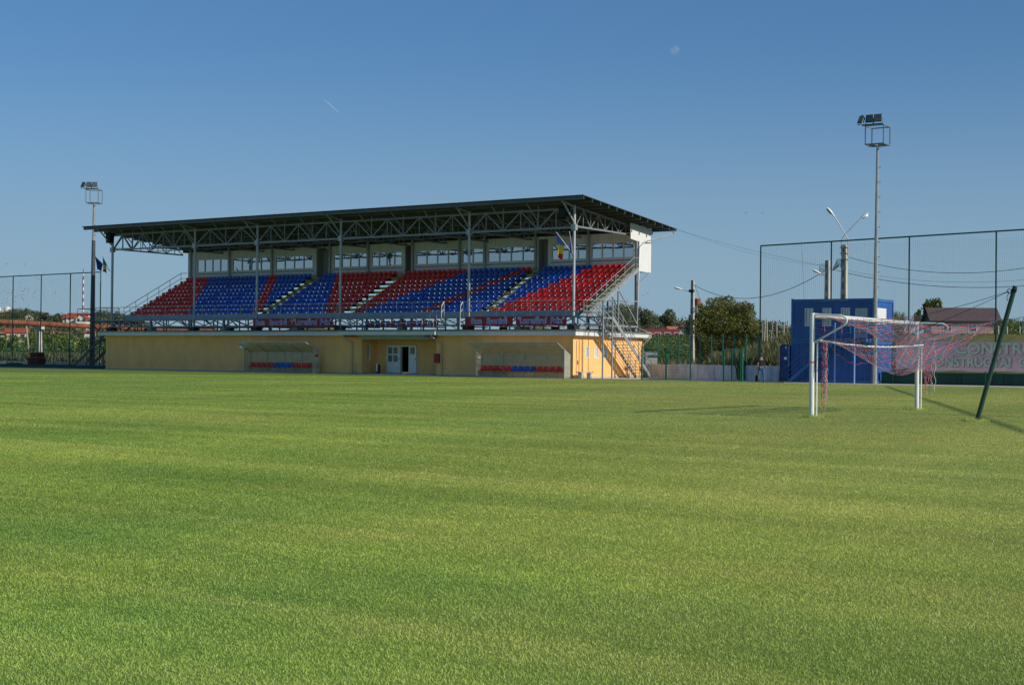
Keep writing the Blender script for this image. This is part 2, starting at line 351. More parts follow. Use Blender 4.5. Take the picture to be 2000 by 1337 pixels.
# ------------------------------------------------------------------ ground
def smooth(a, b, x):
    t = np.clip((x - a) / (b - a), 0, 1); return t * t * (3 - 2 * t)
def terrain(x, y):
    x = np.asarray(x, float); y = np.asarray(y, float)
    dx, dy = x - CAM.x, y - CAM.y
    D = -dx * math.sin(YAW) + dy * math.cos(YAW); lat = dx * math.cos(YAW) + dy * math.sin(YAW)
    u = 1000 + lat / np.maximum(D, 1) * FPX
    far = smooth(230, 640, D) * (11 + 3 * np.sin(u * .013) + 2.0 * np.sin(u * .031 + 1)) * (1 + .12 * smooth(640, 1500, D))
    left = smooth(500, -100, u); far = far * (1 + .05 * left)
    bank = 3.5 * smooth(9.5, 27, y - .0 * x) * smooth(3, 13, x + .12 * y)
    return np.maximum(far, 0) + bank + .05 * np.sin(x * .21) * np.sin(y * .17) * smooth(20, 40, y)
def make_ground():
    ds = np.concatenate([np.linspace(-60, 70, 14), np.linspace(76, 200, 63), np.geomspace(206, 6000, 60)])
    us = np.concatenate([np.linspace(-2.2, -.55, 12), np.linspace(-.5, .5, 80), np.linspace(.55, 2.2, 12)])
    V = []; sin, cos = math.sin(YAW), math.cos(YAW)
    for d in ds:
        w = max(d, 60) + 40
        for a in us:
            lat = a * w; x = CAM.x + lat * cos - d * sin; y = CAM.y + lat * sin + d * cos
            V.append((x, y, float(terrain(x, y)) if d > 60 else 0.0))
    n = len(us); F = [(i * n + j, i * n + j + 1, (i + 1) * n + j + 1, (i + 1) * n + j) for i in range(len(ds) - 1) for j in range(n - 1)]
    m = bpy.data.materials.new('dry_meadow'); m.use_nodes = True; nt = m.node_tree; N = nt.nodes; L = nt.links
    g = N.new('ShaderNodeNewGeometry')
    n1 = N.new('ShaderNodeTexNoise'); n1.inputs['Scale'].default_value = .02; n1.inputs['Detail'].default_value = 6
    mp = N.new('ShaderNodeMapping'); mp.inputs['Scale'].default_value = (1, 1, 3); L.new(g.outputs['Position'], mp.inputs[0]); L.new(mp.outputs[0], n1.inputs['Vector'])
    n2 = N.new('ShaderNodeTexNoise'); n2.inputs['Scale'].default_value = .9; n2.inputs['Detail'].default_value = 8; L.new(g.outputs['Position'], n2.inputs['Vector'])
    c1 = N.new('ShaderNodeValToRGB'); e = c1.color_ramp.elements; e[0].position = .38; e[0].color = (.055, .085, .022, 1); e[1].position = .62; e[1].color = (.26, .21, .08, 1)
    c2 = N.new('ShaderNodeValToRGB'); e = c2.color_ramp.elements; e[0].position = .3; e[0].color = (.05, .08, .02, 1); e[1].position = .7; e[1].color = (.24, .23, .09, 1)
    L.new(n1.outputs[0], c1.inputs[0]); L.new(n2.outputs[0], c2.inputs[0])
    mx = N.new('ShaderNodeMix'); mx.data_type = 'RGBA'; mx.inputs[0].default_value = .45; L.new(c1.outputs[0], mx.inputs[6]); L.new(c2.outputs[0], mx.inputs[7])
    L.new(mx.outputs[2], N['Principled BSDF'].inputs['Base Color']); N['Principled BSDF'].inputs['Roughness'].default_value = .95
    N['Principled BSDF'].inputs['Specular IOR Level'].default_value = .1
    tag(bulk('ground', V, F, m), kind='structure')
make_ground()
# the pitch: a 4 mm sheet over the ground, pavement round the buildings
tag(MB().add([(-150, -140, .004), (120, -140, .004), (120, -.9, .004), (-150, -.9, .004)], [(0, 1, 2, 3)]).build('pitch', M_SOIL), kind='structure')
pav = mat('pavement_concrete', (.56, .53, .47), .9, 0, .15, .8, bump=.2)
tag(MB().add([(-90, -.9, .008), (60, -.9, .008), (60, 9.2, .008), (-90, 9.2, .008)], [(0, 1, 2, 3)]).build('pavement', pav), kind='structure')
tag(MB().box(-90, 16, -.98, -.86, 0, .035).build('kerb_strip', plinth), kind='structure')

# grass blades: spread so that their density on screen stays even; one object of stuff
def blades(n, D0, D1, pw=.6):
    k = 1 - pw
    D = (RNG.random(n) * (D1 ** k - D0 ** k) + D0 ** k) ** (1 / k)
    lat = (RNG.random(n) * 2 - 1) * (.40 * D + 1.2)
    sin, cos = math.sin(YAW), math.cos(YAW)
    x = CAM.x + lat * cos - D * sin; y = CAM.y + lat * sin + D * cos
    ok = (y < -1.0); return x[ok], y[ok], D[ok]
def make_grass():
    x, y, D = blades(2300000, 4.7, 100, .78)
    n = len(x); h = (.008 + .011 * RNG.random(n)) * (1 - .25 * smooth(12, 50, D)); w = .0021 + .00023 * D + .0006 * RNG.random(n)
    # tufts: lift blades in clumps
    cl = np.sin(x * 9.1 + np.sin(y * 7.3) * 2) * np.sin(y * 8.3 + np.sin(x * 5.7) * 2); h *= 1 + .16 * cl
    # a few longer leaves
    lg = RNG.random(n) < .02; h[lg] *= 1.5
    a = RNG.random(n) * 2 * np.pi; b = RNG.random(n) * 2 * np.pi; ln = h * (.25 + .85 * RNG.random(n))
    ca, sa = np.cos(a) * w / 2, np.sin(a) * w / 2; cb, sb = np.cos(b) * ln, np.sin(b) * ln
    z0 = np.zeros(n)
    P0 = np.stack([x - ca, y - sa, z0], 1); P1 = np.stack([x + ca, y + sa, z0], 1)
    P2 = np.stack([x + ca * .75 + cb * .4, y + sa * .75 + sb * .4, h * .62], 1); P3 = np.stack([x - ca * .75 + cb * .4, y - sa * .75 + sb * .4, h * .62], 1)
    P4 = np.stack([x + cb, y + sb, h], 1)
    V = np.stack([P0, P1, P2, P3, P4], 1).reshape(-1, 3); i = np.arange(n) * 5
    F = np.concatenate([np.stack([i, i + 1, i + 2], 1), np.stack([i, i + 2, i + 3], 1), np.stack([i + 3, i + 2, i + 4], 1)])
    r = np.repeat(RNG.random(n), 5)
    tag(bulk('grass', V, F, M_BLADE, r), 'short mown green grass blades covering the football pitch', 'grass', kind='stuff')
make_grass()

# ------------------------------------------------------------------ clubhouse (lower building)
XL, YB = -47.82, 9.78
def clubhouse():
    t = thing('clubhouse', 'long low ochre clubhouse with grey eaves under the grandstand', 'building', (-24, 0, 0))
    rx0, rx1 = -18.87, -11.76
    b = MB(); wallgrid(b, 'x', 0, XL, rx0, .12, 2.97, [(-31.75, -30.95, 1.95, 2.45)], .3)
    wallgrid(b, 'x', 0, rx1, 0, .12, 2.97, [], .3)
    wallgrid(b, 'x', 1.8, rx0, rx1, .12, 2.97, [(-16.53, -14.88, .12, 2.22)], .25)
    sw = [(1.68, 2.24), (2.87, 3.43), (4.15, 4.72)]
    wallgrid(b, 'y', 0, .3, YB, .12, 2.97, [(a, c, 1.45, 2.2) for a, c in sw], .3)
    wallgrid(b, 'y', rx0, .3, 1.8, .12, 2.97, [(.62, 1.05, 1.1, 2.35)], .3)      # left cheek of the entrance
    b.box(rx1, rx1 + .3, .3, 1.8, .12, 2.97); b.box(XL, XL + .3, .3, YB, .12, 2.97); b.box(XL + .3, -.3, YB - .3, YB, .12, 2.97)
    b.build('wall', ochre, t)
    MB().box(XL - .03, rx0 + .0, -.03, .3, 0, .12).box(rx1, .03, -.03, .3, 0, .12).box(rx0, rx1, 1.77, 2.05, 0, .12).box(-.3, .03, .3, YB + .03, 0, .12).build('plinth', plinth, t)
    MB().box(-18.5, -12.0, -.35, 1.75, .009, .10).build('doorstep', plinth, t)
    # eaves: fascia, soffit, gutter strip and flat roof
    e = MB(); e.box(XL - .5, .5, -.5, -.44, 2.955, 3.27); e.box(.44, .5, -.44, YB + .5, 2.955, 3.27); e.box(XL - .5, XL - .44, -.44, YB + .5, 2.955, 3.27)
    e.box(XL - .44, .44, -.44, YB + .5, 2.975, 3.03); fz = e.build('fascia', fasc, t)
    g = MB()
    g.prism([(-.62, 3.27), (-.40, 3.27), (-.40, 3.35), (-.62, 3.33)], 'x', XL - .62, .62)
    g.prism([(.62, 3.27), (.40, 3.27), (.40, 3.35), (.62, 3.33)], 'y', -.40, YB + .6)
    g.build('gutter', rooftop, t)
    MB().add([(XL - .5, -.5, 3.345), (.5, -.5, 3.345), (.5, YB + .5, 3.40), (XL - .5, YB + .5, 3.40)], [(0, 1, 2, 3)]).build('roof', rooftop, t)
    q = MB()
    x = XL - .5
    while x < .5: q.box(x, x + .03, -.635, -.38, 3.262, 3.366); x += 1.22
    y = .6
    while y < YB: q.box(.38, .635, y, y + .03, 3.262, 3.366); y += 1.22
    q.build('gutter_joint', dark, t)
    # seams in the side fascia
    q = MB()
    for y in (.55, 2.7, 4.9, 7.1): q.box(.498, .506, y, y + .02, 2.955, 3.27)
    q.build('seam', galvd, t)
    # canopy above the entrance
    c = MB(); c.box(-20.35, -11.35, -.95, -.505, 2.99, 3.26); c.build('canopy', fasc, t)
    MB().box(-20.42, -11.28, -1.03, -.63, 3.265, 3.345).build('canopy_gutter', rooftop, t)
    MB().box(-18.7, -11.9, -.35, 1.78, 2.67, 2.95).build('soffit_beam', mat('grey_green_beam', (.34, .37, .33), .8), t)
    for x0, x1, m in ((-20.15, -19.8, bluel), (-19.8, -18.95, redbox), (-12.5, -12.1, bluel), (-12.1, -11.35, redbox)):
        MB().box(x0, x1, -.55, -.40, 2.84, 2.952).build('painted_strip', m, t)
    # windows
    for k, (a, c_) in enumerate(sw):
        w = MB(); w.box(-.14, -.02, a, a + .07, 1.45, 2.2).box(-.14, -.02, c_ - .07, c_, 1.45, 2.2).box(-.14, -.02, a + .07, c_ - .07, 2.13, 2.2).box(-.14, .03, a - .02, c_ + .02, 1.42, 1.47)
        o = w.build('window', plast, t); MB().box(-.11, -.09, a + .07, c_ - .07, 1.47, 2.13).build('pane', mat('pale_blind', (.55, .57, .58), .5), o)
    w = MB(); w.box(rx0 - .12, rx0 - .02, .62, .68, 1.1, 2.35).box(rx0 - .12, rx0 - .02, .99, 1.05, 1.1, 2.35).box(rx0 - .12, rx0 - .02, .68, .99, 2.29, 2.35).box(rx0 - .12, rx0 - .02, .68, .99, 1.1, 1.16)
    o = w.build('window', plast, t); MB().box(rx0 - .09, rx0 - .07, .68, .99, 1.16, 2.29).build('pane', GLASS, o)
    w = MB(); w.box(-31.75, -31.69, .02, .1, 1.95, 2.45).box(-31.01, -30.95, .02, .1, 1.95, 2.45).box(-31.69, -31.01, .02, .1, 2.39, 2.45).box(-31.69, -31.01, .02, .1, 1.95, 2.01)
    o = w.build('window', plast, t); MB().box(-31.69, -31.01, .05, .07, 2.01, 2.39).build('pane', GLASS, o)
    # doors in the entrance: glazed leaf swung flat against the wall, dark opening, half-open leaf
    def leaf(x0, x1, y, z0, z1, panes, lab):
        d = MB(); d.box(x0, x1, y - .05, y, z0, z0 + .85 if panes == 4 else z0 + 1.45); zt = z0 + (.85 if panes == 4 else 1.45)
        d.box(x0, x0 + .14, y - .05, y, zt, z1); d.box(x1 - .14, x1, y - .05, y, zt, z1); d.box(x0 + .14, x1 - .14, y - .05, y, z1 - .14, z1)
        if panes == 4:
            xm = (x0 + x1) / 2; zm = (zt + z1 - .14) / 2; d.box(xm - .05, xm + .05, y - .05, y, zt, z1 - .14)
            d.box(x0 + .14, xm - .05, y - .05, y, zm - .05, zm + .05); d.box(xm + .05, x1 - .14, y - .05, y, zm - .05, zm + .05)
        o = d.build('door', plast, t); o['label'] = lab
        MB().box(x0 + .14, x1 - .14, y - .035, y - .02, zt, z1 - .14).build('pane', mat('dim_glass', (.16, .17, .14), .12), o)
        MB().box(x1 - .1, x1 - .04, y - .09, y - .05, z0 + 1.0, z0 + 1.12).build('handle', galvd, o)
    leaf(-17.8, -16.6, 1.76, .14, 2.24, 4, 'white door leaf with four panes folded against the wall')
    leaf(-15.62, -14.9, 1.70, .14, 2.24, 1, 'white door leaf with one small pane')
    d = MB(); d.box(-16.56, -16.46, 1.7, 1.95, .13, 2.22).box(-14.93, -14.84, 1.75, 1.95, .13, 2.22).box(-16.46, -14.93, 1.75, 1.95, 2.14, 2.22); d.build('door_frame', plast, t)
    MB().box(-16.45, -14.95, 3.9, 3.95, .12, 2.2).box(-17.4, -16.5, 2.1, 3.9, 0, .02).box(-17, -14, 2.06, 3.9, 2.4, 2.45).build('hallway', black, t)
    # disguised door in the side wall
    o = MB().box(.003, .03, .42, 1.5, .14, 2.62).build('door', ochre, t); o['label'] = 'side door rendered in the same ochre as the wall'
    MB().box(.004, .012, .395, .42, .13, 2.64).box(.004, .012, 1.5, 1.525, .13, 2.64).build('door_gap', dark, o)
    MB().box(.03, .07, .50, .58, .95, 1.25).build('handle', redbox, o)
    MB().box(-18.0, -17.9, 1.79, 1.80, 1.28, 1.4).box(-18.62, -18.52, 1.77, 1.8, 1.25, 1.37).build('light_switch', plast, t)
    # downpipes
    def pipe(pts, lab): o = MB().tube(pts, .055, 10).build('downpipe', galv, t, smooth=True); o['label'] = lab; return o
    pipe([(-20.1, -.75, 3.0), (-20.1, -.75, 2.85), (-19.75, -.12, 2.45), (-19.75, -.1, .1)], 'downpipe left of the entrance')
    pipe([(-11.6, -.85, 3.28), (-11.6, -.85, 2.85), (-11.2, -.12, 2.45), (-11.2, -.1, .1)], 'downpipe right of the entrance')
    pipe([(.62, 9.9, 3.2), (.62, 9.9, 2.95), (.1, 9.75, 2.5), (.07, 9.7, .1)], 'downpipe at the back corner')
    MB().tube([(-31.1, -.45, 3.2), (-31.0, -.3, 2.6), (-30.95, -.06, 2.42)], .012, 5).build('cable', plast, t)
clubhouse()
tag(MB().box(-11.86, -11.42, -.16, -.01, .95, 1.62).build('hydrant_cabinet', redbox), 'small dark red metal cabinet on the ochre wall beside the downpipe', 'cabinet')
def standpipe(x, name, lab):
    m = MB(); m.tube([(x, -.2, 0), (x, -.2, .78)], .022, 6); m.tube([(x, -.2, .78), (x - .18, -.2, .78)], .022, 6); m.tube([(x, -.2, .12), (x - .35, -.2, .12), (x - .35, -.2, .35)], .02, 6)
    tag(m.build(name, galvd), lab, 'tap')
standpipe(-19.25, 'standpipe', 'thin bent standpipe tap left of the entrance')
standpipe(-11.75, 'standpipe', 'thin standpipe tap under the dark red cabinet')
bm_ = MB(); bm_.prism([(math.cos(a) * .16 - 17.95, math.sin(a) * .16 + .9) for a in np.linspace(0, 2 * math.pi, 12, endpoint=False)], 'z', .10, .78)
bin_ = tag(bm_.build('rubbish_bin', dark, smooth=True), 'dark round rubbish bin with pale bag beside the entrance', 'bin')
MB().box(-18.0, -17.88, .70, .74, .25, .82).build('bag', plast, bin_)

# ------------------------------------------------------------------ grandstand
COLS = [-47.35, -37.17, -30.04, -21.23, -9.03, -0.12]
REAR = [-46.4, -41.5, -36.3, -29.6, -25.4, -20.7, -15.95, -13.5, -8.7, -3.95, .17]
RX0, RX1, RY0, RY1 = -49.18, 1.69, -1.65, 11.75
def rz(y): return 12.35 + (y - RY0) * (11.15 - 12.35) / (RY1 - RY0)
ROWY = lambda i: 1.42 + .72 * i
ROWZ = lambda i: 4.60 + .372 * i
AISLES = [(-31.15, -29.95), (-21.86, -20.92), (-8.72, -7.84), (-.30, .34)]
def grandstand():
    t = thing('grandstand', 'covered steel grandstand with truss roof above the clubhouse', 'grandstand', (-24, 4, 3.35))
    # roof sheet, corrugated
    n = 50 * 8; xs = np.linspace(RX0, RX1, n * 2 + 1); dz = np.where(np.arange(len(xs)) % 2 == 0, .0, .05)
    V = []; 
    for x, d in zip(xs, dz):
        V += [(x, RY0, rz(RY0) + d), (x, RY1, rz(RY1) + d), (x, RY1, rz(RY1) + d + .012), (x, RY0, rz(RY0) + d + .012)]
    F = []
    for i in range(len(xs) - 1):
        a = i * 4; b = a + 4; F += [(a, a + 1, b + 1, b), (a + 3, b + 3, b + 2, a + 2), (a, b, b + 3, a + 3), (a + 1, a + 2, b + 2, b + 1)]
    F += [(0, 3, 2, 1), (len(V) - 4, len(V) - 3, len(V) - 2, len(V) - 1)]
    MB().add(V, F).build('roof', roofm, t)
    y = RY0 + .12; k = 0
    while y < RY1 - .1:
        zz = rz(y); o = MB().box(RX0 + .06, RX1 - .04, y, y + .07, zz - .24, zz - .012).box(RX0 + .06, RX1 - .04, y + .07, y + .15, zz - .24, zz - .22).build('purlin', purl, t); y += 1.12
    MB().prism([(RY1 - .02, 11.0), (RY1 + .16, 11.0), (RY1 + .16, 11.18), (RY1 - .02, 11.18)], 'x', RX0, RX1 + .03).build('roof_gutter', galvd, t)
    # front columns with brackets to the eaves
    for x in COLS:
        c = MB().tube([(x, .2, 3.62), (x, .2, 11.95)], .105, 10).build('column', galv, t, smooth=True)
        m = MB(); m.box(x - .17, x + .17, .04, .36, 10.22, 10.62); m.bar((x, .12, 10.8), (x, -1.35, rz(-1.35) - .24), .09); m.bar((x, .1, 11.85), (x, -1.45, rz(-1.45) - .26), .09, .12)
        m.build('bracket', galv, c)
        MB().box(x - .30, x + .30, -.15, .55, 3.37, 3.66).build('footing_block', dark, c)
    # front lattice girder
    nodes = [3, 2, 3, 4, 3]
    zb, zt = 10.42, 11.72
    for k in range(5):
        a, b = COLS[k], COLS[k + 1]; nn = 4 if k == 0 else nodes[k]
        m = MB(); m.bar((a + .1, .2, zb), (b - .1, .2, zb), .11, .13); m.bar((a + .1, .2, zt), (b - .1, .2, zt), .10, .11)
        s = (b - a) / nn
        for j in range(nn):
            x0 = a + j * s; xm = x0 + s / 2
            m.bar((x0 + .08, .2, zb + .05), (xm - .04, .2, zt - .05), .075); m.bar((xm + .04, .2, zt - .05), (x0 + s - .08, .2, zb + .05), .075)
            m.bar((xm, .2, zb + .06), (xm, .2, zt - .05), .055)
            if j: m.bar((x0, .2, zb + .06), (x0, .2, zt + .35), .07); m.bar((x0, .15, zb + .5), (x0, -1.3, rz(-1.3) - .26), .06)
        m.build('front_truss', trussm, t)
    # transverse roof trusses
    tx = sorted(COLS + [-42.2, -33.6, -25.6, -17.2, -13.1, -4.6])
    for x in tx:
        m = MB(); y0, y1 = .35, 8.4; m.bar((x, y0, 10.5), (x, y1, 10.5), .10, .12); m.bar((x, y0, rz(y0) - .33), (x, RY1 - .3, rz(RY1 - .3) - .33), .10, .12)
        nn = 4; s = (y1 - y0) / nn
        for j in range(nn):
            a = y0 + j * s; zt1 = rz(a + s / 2) - .36
            m.bar((x, a + .05, 10.55), (x, a + s / 2, zt1), .06); m.bar((x, a + s / 2, zt1), (x, a + s - .05, 10.55), .06); m.bar((x, a + s / 2, 10.55), (x, a + s / 2, zt1), .045)
            if j: m.bar((x, a, 10.55), (x, a, rz(a) - .36), .045)
        m.build('roof_truss', trussm, t)
    m = MB()      # longitudinal mid girder and wind bracing
    m.bar((COLS[0], 4.3, 10.55), (COLS[-1], 4.3, 10.55), .06); m.bar((COLS[0], 4.3, rz(4.3) - .4), (COLS[-1], 4.3, rz(4.3) - .4), .06)
    for i in range(len(tx) - 1):
        m.bar((tx[i], 4.3, 10.55), ((tx[i] + tx[i + 1]) / 2, 4.3, 11.4), .05); m.bar(((tx[i] + tx[i + 1]) / 2, 4.3, 11.4), (tx[i + 1], 4.3, 10.55), .05)
        m.bar((tx[i], .4, 10.6), (tx[i + 1], 4.3, 10.6), .035); m.bar((tx[i + 1], .4, 10.62), (tx[i], 4.3, 10.62), .035)
    m.build('wind_bracing', galvd, t)
    for x in REAR:
        MB().box(x - .08, x + .08, 8.38, 8.54, 3.4, 11.1).build('rear_column', galv, t)
    # base beams, deck and the open truss below it
    m = MB(); m.box(COLS[0] - .3, .25, .12, .30, 3.66, 3.76); m.box(COLS[0] - .3, .25, 8.2, 8.36, 3.45, 3.6); m.build('base_beam', galvd, t)
    m = MB(); m.box(-48.9, 1.0, -.32, 1.0, 4.22, 4.28); m.build('walkway', dark, t)
    MB().box(-48.9, 1.0, -.36, -.325, 4.19, 4.30).build('walkway_edge', galvd, t)
    MB().box(-46.7, -.25, 1.05, 1.10, 4.31, 4.74).build('front_panel', panel, t)
    for k in range(5):
        a, b = COLS[k], COLS[k + 1]; nn = max(3, round((b - a) / 2.1)); s = (b - a) / nn
        m = MB()
        for j in range(nn):
            x0 = a + j * s
            m.bar((x0, .2, 4.17), (x0 + s / 2, .2, 3.78), .07); m.bar((x0 + s / 2, .2, 3.78), (x0 + s, .2, 4.17), .07); m.bar((x0 + s / 2, .2, 3.76), (x0 + s / 2, .2, 4.2), .06)
        m.build('deck_truss', galv if k in (0, 3) else galvd, t)
        xm = (a + b) / 2
        for xb in (xm,): MB().box(xb - .09, xb + .09, .02, .14, 3.6, 4.38).box(xb - .26, xb + .26, -.1, .5, 3.37, 3.6).build('intermediate_post', galvd, t)
    # raking frames that carry the rows
    fr = [-46.6, -43.4, -40.3, -37.17, -33.6, -31.2, -30.04, -27, -24, -21.23, -17.2, -13.1, -9.03, -6, -3, -.5, .37]
    for x in fr:
        wm = galv if x > 0 else galvd
        m = MB(); m.bar((x, 1.2, 4.30), (x, 8.4, 4.30 + 7.2 * .5167), .09, .18)
        m.bar((x, .3, 3.75), (x, 8.4, 3.75), .08, .10)
        for y in (2.9, 5.5): m.bar((x, y, 3.45), (x, y, 4.30 + (y - 1.2) * .5167), .09)
        m.bar((x, 2.9, 3.8), (x, 1.3, 4.3), .06); m.bar((x, 2.9, 5.1), (x, 5.5, 3.8), .06); m.bar((x, 5.5, 6.4), (x, 8.4, 3.85), .07); m.bar((x, 5.5, 5.6), (x, 8.4, 5.6), .07)
        m.build('raking_frame', wm, t)
        for y in (2.9, 5.5): pass
    # rows: a tread each; yellow steps in the aisles
    for i in range(10):
        y, z = ROWY(i), ROWZ(i)
        m = MB(); m.box(-46.55, -.28, y - .06, y + .42, z - .05, z)
        for a, b in ((-46.5, -31.15), (-29.95, -21.86), (-20.92, -8.72), (-7.84, -.3)): m.box(a, b, y + .40, y + .42, z, z + .12)
        m.build('row_tread', dark, t)
        for a, b in AISLES:
            if a < -1:
                m = MB(); m.box(a + .30, b - .04, y - .33, y + .24, z - .04, z + .11).box(a + .30, b - .04, y - .10, y + .32, z - .22, z - .12); m.build('aisle_step', yel, t)
            else:
                MB().box(a + .02, b, y - .40, y + .28, z - .06, z - .0).box(a + .02, b, y + .24, y + .28, z - .0, z + .22).build('aisle_step', yel, t)
    # right-hand stepped stringer
    m = MB()
    for i in range(10):
        y, z = ROWY(i), ROWZ(i); m.bar((.40, y - .42, z - .02), (.40, y + .30, z - .02), .05, .05); m.bar((.40, y + .30, z - .04), (.40, y + .30, z + .372), .05, .05)
    m.build('step_stringer', galv, t)
    m = MB(); m.bar((.42, 1.0, 4.05), (.42, 8.3, 4.05 + 7.3 * .517), .05, .10); m.build('raking_beam', galv, t)
    # sloping handrails at both ends
    for x, mm in ((.46, galv), (-46.7, galvd)):
        m = MB(); p = [Vector((x, 1.0, 5.35)), Vector((x, 7.6, 5.35 + 6.6 * .517)), Vector((x, 8.3, 5.4 + 6.6 * .517))]
        m.tube([Vector((x, 1.0, 4.3))] + p, .028, 6); m.tube([q - Vector((0, 0, .48)) for q in p], .022, 6); m.tube([q - Vector((0, 0, .9)) for q in p[:2]], .022, 6)
        for k in range(1, 6): yy = 1.0 + k * 1.32; zz = 5.35 + (yy - 1) * .517; m.tube([(x, yy, zz), (x, yy, zz - 1.0)], .022, 6)
        m.build('handrail', mm, t)
    # front railing
    def rail(x0, x1, y, z0, z1, sp=1.45, mids=(.34, .66), mm=galv, name='railing', r=.026):
        m = MB(); m.tube([(x0, y, z1), (x1, y, z1)], r, 6)
        for f in mids: m.tube([(x0, y, z0 + (z1 - z0) * f), (x1, y, z0 + (z1 - z0) * f)], r * .7, 5)
        n_ = max(1, round((x1 - x0) / sp))
        for k in range(n_ + 1): x = x0 + (x1 - x0) * k / n_; m.tube([(x, y, z0), (x, y, z1)], r * .9, 6)
        return m.build(name, mm, t)
    rail(-48.9, -10.95, -.25, 4.28, 5.38); rail(-9.15, .98, -.25, 4.28, 5.38)
    m = MB()
    m.tube([(-48.9, -.25, 5.38), (-48.9, 2.4, 5.38)], .026, 6); m.tube([(-48.9, -.25, 4.85), (-48.9, 2.4, 4.85)], .02, 6)
    for y in (1.0, 2.4): m.tube([(-48.9, y, 4.28), (-48.9, y, 5.38)], .024, 6)
    m.build('railing', galvd, t)
    # terrace steps from the walkway down to the canopy roof, with hooped rails
    m = MB()
    for x in (-10.9, -9.2):
        m.tube([(x, -.25, 4.28), (x, -.25, 5.2), (x, -.45, 5.38)], .03, 6)
        m.tube([(x, -.30, 5.38), (x - .0, -.55, 5.1), (x, -.62, 3.4)], .03, 6); m.tube([(x, -.28, 4.85), (x, -.6, 4.6)], .022, 6)
    for k in range(3): m.box(-10.85, -9.25, -.62 + .0, -.40, 3.6 + .22 * k, 3.63 + .22 * k)
    m.bar((-12.0, -.5, 4.75), (-10.9, -.5, 4.75), .04); m.bar((-12.0, -.5, 4.75), (-12.0, -.5, 3.5), .04); m.bar((-11.4, -.5, 4.75), (-11.4, -.5, 3.5), .035)
    m.bar((-10.9, -.55, 3.95), (-9.2, -.55, 3.95), .04); m.bar((-10.9, -.55, 4.0), (-9.5, -.55, 3.4), .05)
    m.build('terrace_steps', galv, t)
    # low railing of the terrace on top of the canopy
    rail(-20.3, -11.45, -.78, 3.35, 3.86, sp=1.15, mids=(), mm=galv, name='terrace_railing', r=.022)
    rail(-19.9, -11.6, -.3, 3.36, 3.62, sp=1.7, mids=(), mm=galvd, name='terrace_railing', r=.018)
    # press boxes along the back
    pb = MB(); z0, z1 = 8.15, 10.72; yf = 8.62
    groups = [(-45.79, -41.68, 4), (-41.3, -36.49, 4), (-36.06, -31.52, 4), (-29.38, -25.49, 4), (-25.21, -21.79, 4), (-20.51, -16.01, 4), (-15.86, -13.61, 2), (-13.36, -8.78, 4), (-7.4, -4.1, 4), (-3.86, -.02, 4)]
    doors = [(-31.29, -29.78), (-21.63, -20.7), (-8.59, -7.6)]
    holes = [(a + .08, b - .08, 8.86, 10.06) for a, b, _ in groups] + [(a + .05, b - .05, z0, 10.5) for a, b in doors]
    wallgrid(pb, 'x', yf, -46.9, .30, z0, z1, holes, .08)
    pb.box(.22, .30, yf + .08, 10.4, 7.85, z1); pb.box(-46.9, -46.82, yf + .08, 10.4, z0, z1); pb.box(-46.82, .22, 10.32, 10.4, 7.85, z1); pb.box(-46.82, .22, yf + .08, 10.32, 8.0, 8.1); pb.box(-46.82, .22, yf + .08, 10.32, z1 - .06, z1)
    pbo = pb.build('press_box', cream, t)
    MB().add([(.31, 7.35, 11.3), (.31, 7.35, 10.15), (.31, 8.3, 10.05), (.31, 9.9, 10.05), (.31, 10.45, 10.6), (.31, 10.6, 11.15),
              (.24, 7.35, 11.3), (.24, 7.35, 10.15), (.24, 8.3, 10.05), (.24, 9.9, 10.05), (.24, 10.45, 10.6), (.24, 10.6, 11.15)],
             [(0, 1, 2, 3, 4, 5), (11, 10, 9, 8, 7, 6)] + [(i, i + 6, (i + 1) % 6 + 6, (i + 1) % 6) for i in range(6)]).build('gable_panel', white, t)
    o = MB().box(.305, .33, 8.62, 10.42, 7.83, 10.04).build('end_panel', white, t)
    MB().bar((.3, 8.5, 6.9), (.3, 10.2, 7.8), .06).bar((.2, 8.5, 5.6), (.2, 8.5, 5.7), .05).build('brace', galv, t)
    for a, b, n_ in groups:
        w = MB(); a1, b1 = a + .08, b - .08; y0 = yf - .02
        w.box(a1, b1, y0, y0 + .06, 8.86, 8.93); w.box(a1, b1, y0, y0 + .06, 9.99, 10.06); s = (b1 - a1) / n_
        for k in range(n_ + 1):
            xx = a1 + k * s; xx = min(max(xx, a1 + .035), b1 - .035); w.box(xx - .035, xx + .035, y0, y0 + .06, 8.93, 9.99)
        wo_ = w.build('window', cream, pbo); MB().box(a1, b1, yf + .045, yf + .055, 8.9, 10.03).build('pane', GLASS, wo_)
    q = MB()
    for a, b, n_ in groups: q.box(a, b, yf - .014, yf - .002, 8.66, 8.74)
    q.build('sill_trim', galvd, pbo)
    q = MB()
    xx = -46.5
    while xx < .1:
        q.box(xx, xx + .015, yf - .006, yf - .0005, 10.10, z1); xx += 1.17
    q.build('panel_seam', galvd, pbo)
    dg = mat('grey_niche', (.36, .36, .37), .7)
    for a, b in doors:
        q = MB(); q.box(a + .05, b - .05, 9.45, 9.5, z0, 10.5); q.box(a - .0, a + .05, yf + .08, 9.45, z0, 10.5); q.box(b - .05, b, yf + .08, 9.45, z0, 10.5)
        do = q.build('niche', dg, pbo); MB().box(a + .25, a + .25 + min(.85, b - a - .4), 9.40, 9.445, z0, 10.1).build('door', mat('grey_green_door', (.34, .37, .37), .4), pbo)
    MB().box(-47.75, .2, 8.75, 10.7, 10.74, 11.15).build('ceiling_void_shade', dark, t)  # solid dark box: rear beam, plus the shade under the roof put in colour
